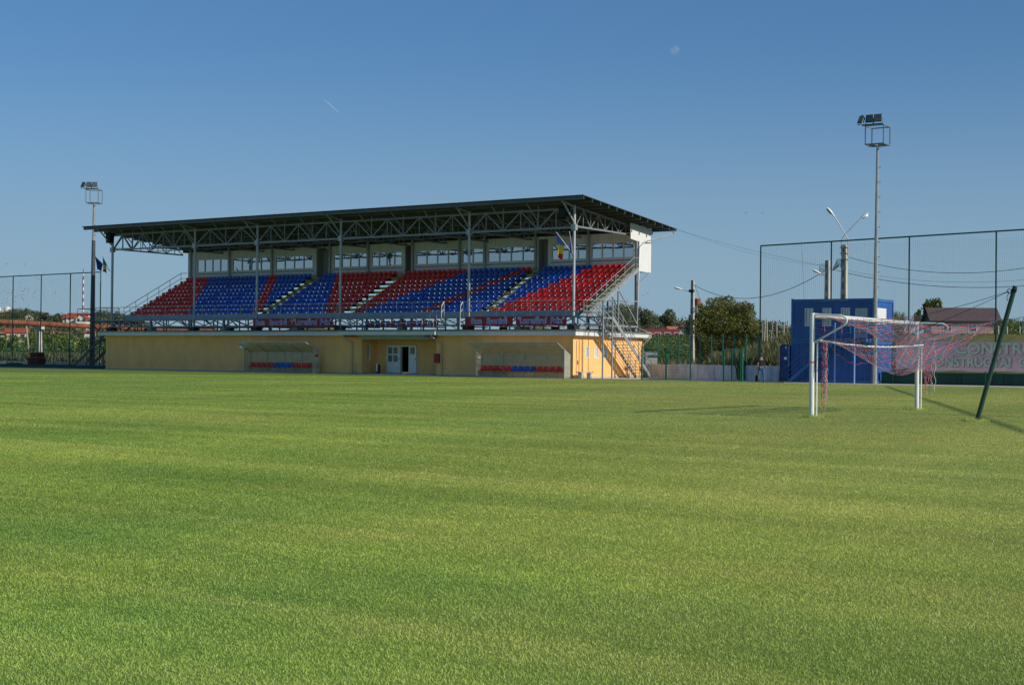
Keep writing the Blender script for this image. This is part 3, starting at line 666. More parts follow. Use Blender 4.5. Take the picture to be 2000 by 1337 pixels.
    # roof downpipe at the rear right corner
    MB().tube([(1.5, 11.75, 11.05), (1.5, 11.7, 10.75), (.5, 9.2, 10.05), (.42, 8.5, 9.55), (.30, 8.42, 3.7), (.45, 9.6, 3.42)], .05, 8).build('downpipe', galv, t, smooth=True)
    # conduit boxes and clutter on the flat roof under the rows
    for x, w_ in ((-44, .5), (-34.5, .7), (-26.5, .4), (-6.8, .3), (-4.9, .3), (-2.4, .35)):
        MB().box(x, x + w_, .9, 1.5, 3.37, 3.6).build('footing_block', dark, t)
    # ---- outer staircase, right end
    st = MB().bar((.62, 2.1, 4.26), (.62, 7.75, .06), .06, .24).build('staircase', galv, t)
    st['label'] = 'open steel staircase at the right end'
    MB().bar((1.88, 2.1, 4.26), (1.88, 7.75, .06), .06, .24).build('stringer', galv, st)
    n_ = 19
    for k in range(n_):
        f = (k + .5) / n_; y = 2.1 + 5.65 * f; z = 4.26 - 4.2 * f; MB().box(.66, 1.84, y - .13, y + .13, z - .015, z + .015).build('tread', galvd, st)
    m = MB(); m.box(.3, 1.95, .70, 2.12, 4.22, 4.28); m.build('landing', galvd, st)
    m = MB()
    for y in (.78, 2.06): m.bar((1.9, y, .01), (1.9, y, 5.36), .09)
    for z in (5.36, 4.98, 4.62): m.tube([(1.9, .78, z), (1.9, 2.06, z)], .025, 6); m.tube([(1.0, -.25, z), (1.9, .78, z)], .022, 6)
    m.bar((1.9, .78, 4.18), (1.9, 2.06, 4.18), .08, .10); m.build('landing_post', galv, st)
    m = MB()
    for x in (.62, 1.88):
        for dz in (1.05, .72, .40): m.tube([(x, 2.1, 4.28 + dz), (x, 7.75, .08 + dz)], .022, 6)
        for k in range(5): f = (k + .3) / 5; m.tube([(x, 2.1 + 5.65 * f, 4.28 - 4.2 * f), (x, 2.1 + 5.65 * f, 5.33 - 4.2 * f)], .022, 6)
    # lower run of handrail past the gate
    m.tube([(1.88, 7.75, .08), (1.88, 7.75, 1.15)], .025, 6)
    m.build('stair_railing', galv, st)
    # ---- outer staircase, left end (runs down away from the stand)
    st = MB().bar((-51.3, 4.2, 4.20), (-57.4, 4.2, .06), .06, .22).build('staircase', stairdk, t); st['label'] = 'open steel staircase at the left end'
    MB().bar((-51.3, 6.2, 4.20), (-57.4, 6.2, .06), .06, .22).build('stringer', stairdk, st)
    for k in range(18):
        f = (k + .5) / 18; x = -51.3 - 6.1 * f; z = 4.2 - 4.14 * f; MB().box(x - .14, x + .14, 4.24, 6.16, z - .015, z + .015).build('tread', stairdk, st)
    m = MB(); m.box(-51.35, -48.3, -.3, 6.3, 4.2, 4.26); m.build('landing', stairdk, st)
    m = MB()
    for y in (4.2, 6.2):
        for dz in (1.05, .6): m.tube([(-51.3, y, 4.22 + dz), (-57.4, y, .08 + dz)], .024, 6)
        for k in range(6): f = (k + .1) / 5.2; m.tube([(-51.3 - 6.1 * f, y, 4.22 - 4.14 * f), (-51.3 - 6.1 * f, y, 5.27 - 4.14 * f)], .022, 6)
    for y in (-.25, 2, 4.2): m.tube([(-51.3, y, 4.2), (-51.3, y, 5.3)], .024, 6)
    for dz in (1.1, .6): m.tube([(-51.3, -.25, 4.2 + dz), (-51.3, 4.2, 4.2 + dz)], .024, 6); m.tube([(-51.3, -.25, 4.2 + dz), (-48.9, -.25, 4.2 + dz)], .024, 6)
    for y in (1.5, 4.5, 6.2): m.bar((-51.2, y, .01), (-51.2, y, 4.2), .08); m.bar((-48.9, y, 3.3), (-48.9, y, 4.2), .08)
    m.bar((-51.2, 1.5, .3), (-51.2, 4.5, 3.9), .05); m.bar((-51.2, 4.5, .3), (-51.2, 1.5, 3.9), .05)
    m.build('stair_railing', stairdk, st)
grandstand()

# ------------------------------------------------------------------ seats
def seat_mesh(mb, m=0, x=0, y=0, z=0, s=1.0):
    """moulded bucket seat facing -Y: pan with rolled front edge and rounded back shell"""
    P = []
    rows = [(-.21, -.03, .19), (-.22, .02, .205), (-.10, .0, .205), (.06, -.01, .20), (.145, .03, .205), (.185, .14, .21), (.215, .25, .20), (.225, .315, .165), (.225, .34, .08)]
    nx = 7
    for (yy, zz, hw) in rows:
        for j in range(nx):
            f = -1 + 2 * j / (nx - 1); lift = .035 * abs(f) ** 2.5; fy = -.12 * abs(f) ** 2.2 if zz > .05 else 0
            P.append((x + f * hw * 1.06 * s, y + (yy + fy) * s, z + (.10 + zz + (lift if zz < .1 else 0)) * s))
    n = len(P); F = []
    for i in range(len(rows) - 1):
        for j in range(nx - 1):
            a = i * nx + j; F.append((a, a + 1, a + nx + 1, a + nx))
    Q = [(p[0], p[1] + .018 * s if k >= 4 * nx else p[1], p[2] - (.02 * s if k < 5 * nx else .0)) for k, p in enumerate(P)]
    G = [tuple(i + n for i in f[::-1]) for f in F]
    # rim
    E = []
    for i in range(len(rows) - 1): a = i * nx; E.append((a, a + nx, a + nx + n, a + n)); b = a + nx - 1; E.append((b + nx, b, b + n, b + nx + n))
    for j in range(nx - 1): E.append((j + 1, j, j + n, j + 1 + n)); a = (len(rows) - 1) * nx + j; E.append((a, a + 1, a + 1 + n, a + n))
    mb.add(P + Q, F + G + E, m)
    return mb
def seat_colour(i, x):
    tt = i / 9.0; L_ = lambda a, b: a + (b - a) * tt
    if x < -31: 
        if x < L_(-39.24, -43.44): return 'red'
        b2 = L_(-31.91, -36.03)
        return 'red' if b2 < x < b2 + .98 else 'blue'
    if x < -21.5: 
        b2 = L_(-31.91, -36.03)
        if b2 < x < b2 + .98: return 'red'
        return 'blue' if x < L_(-23.98, -28.45) else 'red'
    if x < -8.3:
        if x < L_(-20.05, -14.6): return 'red'
        a = L_(-14.55, -9.53); return 'red' if a < x < a + 1.0 else 'blue'
    return 'blue' if x < L_(-8.1, -3.11) else 'red'
def seats():
    blocks = [(-46.5, -31.2, 31), (-29.9, -21.9, 16), (-20.88, -8.76, 24), (-7.8, -.33, 15)]
    allseats = []
    for i in range(10):
        nfr = 0; row = []
        for bi, (a, b, n) in enumerate(blocks):
            for k in range(n): row.append((a + (b - a) * (k + .5) / n, bi))
        row.sort(reverse=True)
        for q, (x, bi) in enumerate(row): allseats.append((i, q, x, bi, seat_colour(i, x)))
    C3 = CAM
    allseats.sort(key=lambda s: (Vector((s[2], ROWY(s[0]), ROWZ(s[0]))) - C3).length)
    near, rest = allseats[:300], allseats[300:]
    def sm(c):
        mb = seat_mesh(MB()); mb.box(-.03, .03, -.06, .10, .0, .09)
        o = mb.build('stadium_seat', redp if c == 'red' else bluep, smooth=True, origin=(0, 0, 0)); return o.data, o
    dr, ored = sm('red'); db, oblue = sm('blue')
    ordn = ['first', 'second', 'third', 'fourth', 'fifth', 'sixth', 'seventh', 'eighth', 'ninth', 'top']
    used = {'red': ored, 'blue': oblue}; first = {'red': True, 'blue': True}
    cnt = {}
    def nth(n): return f"{n}{'th' if 10 <= n % 100 <= 20 else {1: 'st', 2: 'nd', 3: 'rd'}.get(n % 10, 'th')}"
    for (i, q, x, bi, c) in near:
        if first[c]: o = used[c]; first[c] = False
        else: o = used[c].copy(); COL.objects.link(o)
        o.location = (x, ROWY(i), ROWZ(i)); o.rotation_euler = (random.uniform(-.02, .02), 0, random.uniform(-.02, .02))
        tag(o, f"{c} plastic seat in the {ordn[i]} row of the stand, {nth(q + 1)} from the right-hand steps", 'stadium seat', 'plastic seats in the rows of the stand')
    mb = MB()
    for (i, q, x, bi, c) in rest: seat_mesh(mb, 0 if c == 'red' else 1, x, ROWY(i), ROWZ(i))
    o = mb.build('stadium_seats', [redp, bluep], smooth=True)
    tag(o, 'rows of red and blue plastic seats filling the left part of the stand', 'stadium seats', 'plastic seats in the rows of the stand', 'stuff')
    # terrace seats on the flat roof, under the walkway
    n = 14; xs = np.linspace(-18.4, -11.9, n)
    for k, x in enumerate(xs):
        c = 'blue' if k % 2 == 0 else 'red'; d = used[c].copy(); COL.objects.link(d); d.name = 'terrace_seat'; d.location = (x, -.02, 3.62); d.rotation_euler = (0, 0, 0)
        tag(d, f"{c} plastic seat under the walkway above the entrance, {nth(k + 1)} of fourteen from the left", 'stadium seat', 'seats in line on the roof terrace')
    b = MB(); b.box(-18.8, -11.5, -.03, .05, 3.56, 3.61)
    for x in (-18.6, -16.8, -15, -13.2, -11.7): b.box(x - .04, x + .04, -.02, .04, 3.36, 3.56)
    tag(b.build('seat_rail', dark), 'dark steel rail carrying the terrace seats above the entrance', 'rail')
seats()

# ------------------------------------------------------------------ banners, flags, loudspeakers
def banner(x0, x1, txt, lab, width):
    y = -.395; b = MB(); n = 12; V = []; F = []
    for i in range(n + 1):
        x = x0 + (x1 - x0) * i / n; d = .015 * math.sin(i * 1.9)
        for z in (3.66, 3.98, 4.30): V.append((x, y + d * (1 if z != 4.30 else .2), z + .008 * math.sin(i * 2.3)))
    V2 = [(v[0], v[1] + .008, v[2]) for v in V]; m = len(V)
    for i in range(n):
        for j in range(2): a = i * 3 + j; F.append((a, a + 3, a + 4, a + 1)); F.append((a + m, a + 1 + m, a + 4 + m, a + 3 + m))
    b.add(V + V2, F); o = b.build('banner', banner_red); tag(o, lab, 'banner', 'dark red name banners below the walkway')
    w = WL[o.name]
    text_part(txt, 'lettering_outline', .60, lwhite, o, ((x0 + x1) / 2, y - .024, 3.98), off=.020, width=width, ext=.002)
    text_part(txt, 'lettering', .60, navy, o, ((x0 + x1) / 2, y - .031, 3.98), off=.001, width=width - .05, ext=.002)
banner(-29.85, -25.85, 'Baza   Sportivă', 'dark red banner reading Baza Sportivă, left half of the stand', 3.35)
banner(-25.65, -21.4, '"Luceafărul  Felix"', 'dark red banner reading Luceafărul Felix, left half of the stand', 3.95)
banner(-8.85, -4.75, 'Baza   Sportivă', 'dark red banner reading Baza Sportivă above the right dugout', 3.1)
banner(-4.5, -.3, '"Luceafărul  Felix"', 'dark red banner reading Luceafărul Felix at the right end of the stand', 3.85)

def flag(px, py, pz, tip, drape, cols, lab, mirror=1):
    """pole slanting out from a column with a limp cloth hanging from its outer half"""
    a = Vector((px, py, pz)); b = Vector(tip)
    t = thing('flag', lab, 'flag', a)
    MB().tube([a, b], .02, 6).build('flagpole', white, t)
    n, m = 14, 12; V = []; mi = []
    for i in range(n + 1):
        f = i / n; top = b + (a - b) * (.03 + .50 * f)
        for j in range(m + 1):
            g = j / m; ln = drape * (1 - .32 * f)
            w = .05 * math.sin(f * 11 + g * 2) * g
            gather = (b + (a - b) * .28)
            p = Vector((top.x * (1 - .32 * g) + gather.x * .32 * g - .06 * g * mirror, top.y + w + .04 * g, top.z - g * ln))
            p.x += .07 * math.sin(f * 9 + 1) * g; V.append(p)
    mb = MB(); o = len(V); V2 = [v + Vector((0, .006, 0)) for v in V]; F = []; 
    for i in range(n):
        for j in range(m):
            q = i * (m + 1) + j; F.append(((q, q + 1, q + m + 2, q + m + 1), min(len(cols) - 1, int((j * .75 + i * .25 * m / n) / m * len(cols)))))
    for f, c in F: mb.add([], [], 0); mb.f.append(f); mb.m.append(c)
    mb.v = [tuple(v) for v in V]
    mb.build('cloth', cols, t, smooth=True)
fb = mat('flag_blue', (.14, .19, .68), .7, trans=.3); fy = mat('flag_yellow', (.90, .70, .08), .7, trans=.3); fr = mat('flag_red', (.55, .03, .06), .7, trans=.3); fe = mat('flag_navy', (.02, .03, .22), .7, trans=.2)
flag(-.15, .1, 8.55, (-1.50, .0, 10.17), 1.7, [fb, fy, fr], 'limp blue, yellow and red flag on the right-hand column')
flag(-.1, .0, 8.55, (.35, -1.2, 10.0), 1.25, [fe], 'limp dark blue flag hanging right beside the tricolour', -1)
flag(-47.5, .1, 8.55, (-47.1, -1.1, 9.75), 1.15, [fb, fy, fr], 'small tricolour flag hanging close to the leftmost column')
flag(-47.5, .1, 8.55, (-49.5, .05, 9.95), 1.0, [fe], 'dark blue flag slanting left from the leftmost column')
for x, lab in ((-.75, 'black loudspeaker under the roof beside the right-hand column'), (-47.3, 'black loudspeaker under the roof on the leftmost column')):
    s = MB(); s.prism([(x - .28, 11.0), (x + .28, 11.0), (x + .34, 11.85), (x - .34, 11.85)], 'y', -.35, .06 if x > -1 else .05)
    o = tag(s.build('loudspeaker', black), lab, 'loudspeaker', 'loudspeakers under the stand roof')
    MB().box(x - .25, x + .25, -.37, -.35, 11.1, 11.75).build('grille', rubber, o)

# ------------------------------------------------------------------ dugouts
def dugout(x0, x1, label, nred):
    """x0,x1: ends of the rear line. Front at y -1.4, roof tip at y -2.3"""
    yr, yf, yt = -.7, -1.42, -2.3; zr, zf, zt = 1.62, 1.96, 2.40
    xs0, xs1 = x0 + .0, x1
    t = thing('dugout', label, 'team dugout', ((x0 + x1) / 2, -1.2, .01), 'team dugouts in front of the clubhouse')
    f = MB()
    for x in (x0, x1):
        f.bar((x, yf, .03), (x, yf, zf), .06); f.bar((x, yr, .03), (x, yr, zr), .05); f.bar((x, yt, zt), (x, yf, zf), .05); f.bar((x, yf, zf), (x, yr, zr), .05)
        f.bar((x, yf, .04), (x, yr, .04), .05); f.bar((x, yf, .85), (x, yr, .85), .03)
    f.bar((x0 - .02, yt, zt), (x1 + .02, yt, zt), .06); f.bar((x0, yr, zr), (x1, yr, zr), .05); f.bar((x0, yf, .04), (x1, yf, .04), .06); f.bar((x0, yr, .04), (x1, yr, .04), .05)
    f.bar((x0, yr + .45, zr + .25), (x0, yr + .45, zr + .26), .02)
    f.bar((x0, (yt + yf) / 2, (zt + zf) / 2), (x1, (yt + yf) / 2, (zt + zf) / 2), .03)
    for k in range(1, 4):
        x = x0 + (x1 - x0) * k / 4; f.bar((x, yr, .04), (x, yr, zr), .045); f.bar((x, yt, zt), (x, yf, zf), .04); f.bar((x, yf, zf), (x, yr, zr), .04)
    f.build('frame', galv, t)
    MB().bar((x0 + .03, yr - .28, .42), (x1 - .03, yr - .28, .42), .06, .05).bar((x0 + .03, yr - .06, .42), (x1 - .03, yr - .06, .42), .05).build('seat_beam', galv, t)
    b = MB()
    for k in range(4): x = x0 + (x1 - x0) * (k + .55) / 4; b.bar((x, yr - .28, .04), (x, yr - .28, .40), .05)
    b.build('seat_leg', galv, t)
    n = 14; s = (x1 - x0 - .1) / n
    for k in range(n):
        c = 'blue' if 5 <= k <= 8 else 'red'
        mb = seat_mesh(MB(), 0, x0 + .05 + s * (k + .5), yr - .20, .38, 1.0); mb.build('seat', bluep if c == 'blue' else redp, t, smooth=True)
    # curved polycarbonate: back, sides and roof, each a thin slab
    MB().box(x0, x1, yr + .03, yr + .036, .1, zr).build('back_panel', POLY, t)
    for x in (x0 - .033, x1 + .027):
        MB().prism([(yf, .1), (yr, .1), (yr, zr), (yf, zf)], 'x', x, x + .006).build('side_panel', POLY, t)
    MB().prism([(yt, zt + .035), (yf, zf + .035), (yr, zr + .035), (yr, zr + .041), (yf, zf + .041), (yt, zt + .041)], 'x', x0, x1).build('roof_panel', POLYR, t)
    return t
d1 = dugout(-29.75, -22.48, 'team dugout with clear roof left of the entrance', 5)
d2 = dugout(-7.2, .18, 'team dugout with clear roof at the right end of the clubhouse', 5)
for (x, lab, m) in ((-22.44, 'red notice', redp), (-7.24, 'white notice', plast)):
    par = d1 if x < -10 else d2
    xx = -22.44 + .0 if x < -10 else -7.2 + .03
    o = MB().box(xx, xx + .01, -1.25, -.85, 1.30, 1.47).build('notice', m, par)
# bench and wash basin along the side wall
b = MB(); b.box(.45, .85, -.30, 1.35, .40, .47); b.box(.50, .80, -.15, .0, 0, .40); b.box(.50, .80, 1.0, 1.15, 0, .40)
tag(b.build('bench', plinth), 'short pale stone bench against the sunlit side wall', 'bench')
b = MB(); b.box(.03, .45, 7.15, 7.65, .78, .90); b.tube([(.2, 7.4, .01), (.2, 7.4, .78)], .05, 8); b.box(.01, .06, 7.2, 7.4, 1.0, 1.25)
tag(b.build('wash_basin', plast), 'small white outdoor basin below the staircase on the side wall', 'basin')
b = MB(); b.prism([(math.cos(a) * .28 + 2.35, math.sin(a) * .28 + 1.95) for a in np.linspace(0, 2 * math.pi, 14, endpoint=False)], 'x', .06, .10)

# ------------------------------------------------------------------ goal
GX, GA, GB = 38.82, -52.2, -44.55
def bez(p0, p1, p2, n=8): return [Vector(p0) * (1 - t) ** 2 + Vector(p1) * 2 * t * (1 - t) + Vector(p2) * t * t for t in np.linspace(0, 1, n)]
def goal():
    t = thing('football_goal', 'white football goal with its pink and blue net hauled up behind', 'goal', (GX, (GA + GB) / 2, 0))
    def oval(z0, z1, y):
        m = MB(); pr = [(GX + math.cos(a) * .060, y + math.sin(a) * .052) for a in np.linspace(0, 2 * math.pi, 16, endpoint=False)]
        m.prism(pr, 'z', z0, z1); return m
    for y in (GA, GB):
        oval(0, 2.50, y).build('goalpost', goalw, t, smooth=True)
    m = MB(); m.prism([(GX + math.cos(a) * .06, 2.44 + math.sin(a) * .06) for a in np.linspace(0, 2 * math.pi, 16, endpoint=False)], 'y', GA + .05, GB - .05); m.build('crossbar', goalw, t, smooth=True)
    for y in (GA, GB):
        pts = [(GX + .04, y, 2.46), (GX + .62, y, 2.44)] + bez((GX + .70, y, 2.44), (GX + .98, y, 2.36), (GX + .78, y, 2.2), 7) + [(GX + .06, y, 1.80)]
        MB().tube(pts, .024, 8).build('net_bracket', goalw, t, smooth=True)
        MB().tube([(GX + .105, y + .04, 0), (GX + .12, y + .02, 1.84)], .019, 8).build('folded_frame_leg', goalw, t, smooth=True)
    n = 14; pts = [(GX + .18, GA + (GB - GA) * k / n, 1.84 - .10 * math.sin(math.pi * k / n)) for k in range(n + 1)]
    MB().tube(pts, .026, 8).build('folded_frame_bar', goalw, t, smooth=True)
    return t
GOAL = goal()
pink = mat('pink_net_cord', (.80, .20, .22), .7, 0, .15, 4, trans=.2); cyan = mat('blue_net_cord', (.04, .30, .52), .7, 0, .15, 4, trans=.2); palec = mat('pale_net_cord', (.62, .50, .52), .7)
def net():
    # surface S(s,t): s along the goal line, t round the loop crossbar -> rear line -> folded bar
    rA = Vector((41.45, GA + .02, 2.42)); rB = Vector((41.05, GB - .05, 2.50))
    ns, ntt = 46, 34
    def surf(s, t):
        y = GA + (GB - GA) * s
        top = Vector((GX + .05, y, 2.42)); rear = rA.lerp(rB, s) + Vector((-.95 * math.sin(math.pi * s) ** .8, 0, -.55 * math.sin(math.pi * s) ** .9))
        bar = Vector((GX + .20, y, 1.83 - .10 * math.sin(math.pi * s)))
        if t < .5:
            f = t / .5; p = top.lerp(rear, f); sag = math.sin(math.pi * f) * (.06 + .26 * math.sin(math.pi * s)); p.z -= sag
        else:
            f = (t - .5) / .5; p = rear.lerp(bar, f); sag = math.sin(math.pi * f ** .9) * (.16 + .62 * math.sin(math.pi * min(1, s * 1.0)) ** .8); p.z -= sag
            p.x += .10 * math.sin(f * 9 + s * 14) * math.sin(math.pi * f)
        wob = math.sin(math.pi * ((t * 2) % 1.0))
        p.y += (.07 * math.sin(s * 17 + t * 11) + .025 * math.sin(s * 51 - t * 30)) * wob * math.sin(math.pi * s)
        p.z += (.03 * math.sin(s * 23 + t * 15) + .012 * math.sin(t * 60 + s * 9)) * wob
        return p
    G = [[surf(i / ns, j / ntt) for j in range(ntt + 1)] for i in range(ns + 1)]
    mb = MB(); 
    def cord(pts, mi, r=.0052): mb.tube(pts, r, 3, mi, cap=False)
    for i in range(0, ns + 1):          # cords running front to back
        cord(G[i], (i // 2) % 2 if i % 7 else 2)
    for j in range(0, ntt + 1, 1):
        cord([G[i][j] for i in range(ns + 1)], ((j + 1) // 2) % 2)
    # loose swags gathered below the folded bar
    for k in range(9):
        s0 = random.uniform(.02, .55); s1 = s0 + random.uniform(.12, .4); d = random.uniform(.04, .26); a = Vector((GX + .22, GA + (GB - GA) * s0, 1.80)); b = Vector((GX + .25 + random.uniform(0, .5), GA + (GB - GA) * min(s1, .98), 1.72 - random.uniform(0, .4)))
        cord([a.lerp(b, f) - Vector((0, 0, d * math.sin(math.pi * f))) + Vector((.03 * math.sin(f * 20), 0, .02 * math.sin(f * 25 + k))) for f in np.linspace(0, 1, 14)], k % 2)
    # side nets: fan from post A head to its rear corner, and cords down the open side
    for y, rr in ((GA, rA), (GB, rB)):
        for k in range(9):
            z = 2.4 - .065 * k * 1.0; a = Vector((GX + .06, y, z)); b = rr + Vector((0, 0, -.02 * k))
            cord([a.lerp(b, f) - Vector((0, 0, .22 * math.sin(math.pi * f) * (.4 + k * .14))) for f in np.linspace(0, 1, 12)], k % 2)
        for k in range(1, 12):
            f = k / 12; a = Vector((GX + .06, y, 2.4)).lerp(rr, f) - Vector((0, 0, .09 * math.sin(math.pi * f))); b = Vector((GX + .06, y, 1.86)).lerp(rr, f) - Vector((0, 0, .33 * math.sin(math.pi * f)))
            cord([a, a.lerp(b, .5) + Vector((.03, .02, 0)), b], (k + 1) % 2)
    # bunched tails hanging down the folded legs
    for y, zl, w, nn in ((GA + .10, .12, .10, 15), (GB + .12, .35, .22, 16)):
        for k in range(nn):
            x0 = GX + .24 + random.uniform(-.04, .10) * (w / .1); z1 = random.uniform(zl, zl + .75 if w < .15 else 1.1)
            pts = []; zz = 1.84; 
            while zz > z1: pts.append((x0 + .022 * math.sin(zz * 17 + k * 1.7), y + .02 * math.sin(zz * 13 + k) + random.uniform(-.004, .004) * 0 + .03 * (k % 3), zz)); zz -= .05
            if len(pts) > 2: cord(pts, (0, 0, 1, 0, 1, 2)[k % 6], .006)
        for k in range(22 if w < .15 else 12):
            zz = 1.7 - k * .072 if w < .15 else 1.5 - k * .09; x0 = GX + .18; cord([(x0 + .15 * f * (w / .1) ** .6, y + .03 * math.sin(f * 6), zz - .05 * math.sin(math.pi * f)) for f in np.linspace(0, 1, 6)], k % 3)
    # lacing round crossbar and post
    for k in range(70):
        y = GA + .1 + (GB - GA - .2) * k / 69; pts = [(GX + .068 * math.cos(a), y + .03 * a / 6, 2.44 + .068 * math.sin(a)) for a in np.linspace(0, 5.6, 7)]
        cord(pts, 2, .004)
    for y in (GA, GB):
        for k in range(3): cord([(GX + .075 * math.cos(a), y + .065 * math.sin(a), 1.32 + .01 * k) for a in np.linspace(0, 6.283, 10)], 0, .005)
    n = mb.build('goal_net', [pink, cyan, palec], GOAL); n.name = 'net'
net()
def tie_pole(base, topx, lab, corner, mid=None):
    bx, by = base; tp = Vector((topx[0], topx[1], topx[2]))
    t = thing('tie_pole', lab, 'pole', (bx, by, 0), 'leaning green poles behind the goal')
    MB().tube([(bx, by, -.1), tp], .054, 12).build('pole', mat('grey_green_paint', (.020, .060, .048), .5, 0, .3, 2), t, smooth=True)
    d = (tp - Vector((bx, by, 0))).normalized(); c = tp - d * .12 + Vector((-.10, 0, 0))
    ring = MB().tube([c + Vector((.05 * math.cos(a), 0, .05 * math.sin(a))) for a in np.linspace(0, 6.283, 13)], .009, 5)
    for k in range(3): ring.tube([tp - d * (.08 + .03 * k) + Vector((.068 * math.cos(a), .068 * math.sin(a), 0)) for a in np.linspace(0, 6.283, 11)], .008, 4)
    ring.tube([c, c + Vector((-.05, 0, -.14)), c + Vector((-.04, .02, -.22))], .007, 4); ring.build('ring', black, t)
    r = MB()
    for q in corner: q = Vector(q); r.tube([c.lerp(q, f) - Vector((0, 0, .03 * math.sin(math.pi * f))) for f in np.linspace(0, 1, 8)], .006, 4)
    r.build('rope', dark, t)
tie_pole((42.45, -51.35), (43.36, -51.5, 3.09), 'leaning dark green pole with rope ring at the right edge of the pitch', [(41.45, GA + .02, 2.42), (40.6, -50.4, 2.05)])
tie_pole((42.45, -43.9), (43.36, -43.8, 3.09), 'leaning dark green pole behind the far goalpost, outside the frame', [(41.05, GB - .05, 2.50)])
# longer tufts round the post feet
def tufts():
    pts = []
    for (x, y, r, n) in ((GX, GA, .22, 380), (GX, GB, .25, 380), (42.45, -51.35, .26, 450), (42.45, -43.9, .25, 200)):
        for _ in range(n): a = random.uniform(0, 6.283); q = r * random.random() ** .7; pts.append((x + q * math.cos(a) * 1.3, y + q * math.sin(a)))
    x, y = np.array(pts).T; n = len(x); h = .05 + .07 * RNG.random(n); w = .006; a = RNG.random(n) * 6.28; b = RNG.random(n) * 6.28; l = h * .6
    P = np.stack([np.stack([x - np.cos(a) * w, y - np.sin(a) * w, 0 * x], 1), np.stack([x + np.cos(a) * w, y + np.sin(a) * w, 0 * x], 1), np.stack([x + np.cos(b) * l, y + np.sin(b) * l, h], 1)], 1).reshape(-1, 3)
    i = np.arange(n) * 3
    tag(bulk('grass_tufts', P, np.stack([i, i + 1, i + 2], 1), M_BLADE, np.repeat(RNG.random(n) * .5, 3)), 'longer grass tufts round the feet of the goalposts', 'grass', kind='stuff')
tufts()

# ------------------------------------------------------------------ floodlight masts
def mast(name, x, y, lab, H, rb, rt_, cage_w, cage_h, lean=(0, 0), twist=0, shade_low=False):
    t = thing(name, lab, 'floodlight', (x, y, 0), 'floodlight masts')
    lx, ly = lean
    MB().tube([(x, y, 0), (x + lx, y + ly, H)], rb, 8, r1=rt_).build('mast', mat('dull_galvanised', (.27, .28, .28), .6, .15, .2, 3), t)
    if shade_low: MB().tube([(x, y, 0), (x, y, 11.9)], rb + .02, 10, r1=.165).build('shaded_lower_section', stairdk, t)  # wider lower part, its colour darkened to carry the stand's shade
    q = MB()
    for k in range(12): z = 3.2 + k * .92; q.box(x + lx * z / H + rb * .6, x + lx * z / H + rb * .6 + .14, y - .02, y + .02, z, z + .03) if z < H else None
    q.build('climbing_rung', galvd, t)
    cx, cy, w = x + lx, y + ly, cage_w / 2; c = MB(); R_ = Matrix.Rotation(twist, 3, 'Z')
    def P(a, b, z): v = R_ @ Vector((a, b, 0)); return (cx + v.x, cy + v.y, z)
    z0, z1 = H + .02, H + cage_h
    for a, b in ((-w, -w), (w, -w), (w, w), (-w, w)): c.bar(P(a, b, z0), P(a, b, z1), .05)
    for z in (z0, z1):
        for (a, b), (e, f) in (((-w, -w), (w, -w)), ((w, -w), (w, w)), ((w, w), (-w, w)), ((-w, w), (-w, -w))): c.bar(P(a, b, z), P(e, f, z), .06)
    c.bar(P(-w, 0, z0 - .03), P(w, 0, z0 - .03), .10); c.bar(P(0, -w, z0 - .04), P(0, w, z0 - .04), .08)
    for k in range(5): c.bar(P(-w, -w + k * w / 2, z0), P(w, -w + k * w / 2, z0), .04, .02)
    c.bar(P(-w - .2, -w - .05, z1 + .05), P(w, -w - .05, z1 + .05), .10)
    c.build('cage', galvd, t)
    fg = mat('floodlight_glass', (.10, .13, .12), .12, 0, .3, 8)
    for k in range(3):
        fx = (-.80, -.27, .26)[k]; ang = (R(-42), R(-10), R(2))[k]; tilt = (R(-22), R(-12), R(-8))[k]
        Rm = Matrix.Translation(Vector(P(fx, -w - .08, z1 + .40))) @ Matrix.Rotation(twist + ang, 4, 'Z') @ Matrix.Rotation(tilt, 4, 'X')
        def TF(m):
            m.v = [tuple(Rm @ Vector(v)) for v in m.v]; return m
        f = TF(MB().add([(-.24, -.10, -.24), (.24, -.10, -.24), (.24, -.10, .24), (-.24, -.10, .24), (-.15, .14, -.18), (.15, .14, -.18), (.15, .14, .12), (-.15, .14, .12)],
                       [(0, 3, 2, 1), (4, 5, 6, 7), (0, 1, 5, 4), (1, 2, 6, 5), (2, 3, 7, 6), (3, 0, 4, 7)])).build('floodlight', dark, t)
        TF(MB().box(-.21, .21, -.112, -.102, -.20, .21)).build('lens', fg, f)
        TF(MB().bar((-.26, 0, .0), (-.26, 0, -.34), .03).bar((.26, 0, 0), (.26, 0, -.34), .03).bar((-.26, 0, -.34), (.26, 0, -.34), .03)).build('bracket', galvd, f)
    return t
mast('floodlight_mast', 20.82, 1.55, 'tall galvanised floodlight mast with three lamps beside the blue containers', 14.7, .17, .075, 1.15, 1.15, lean=(.10, 0), twist=R(0))
mast('floodlight_mast', -55.5, 4.9, 'tall floodlight mast with three lamps beyond the left end of the stand', 15.35, .24, .10, 1.15, 1.25, twist=R(32), shade_low=True)

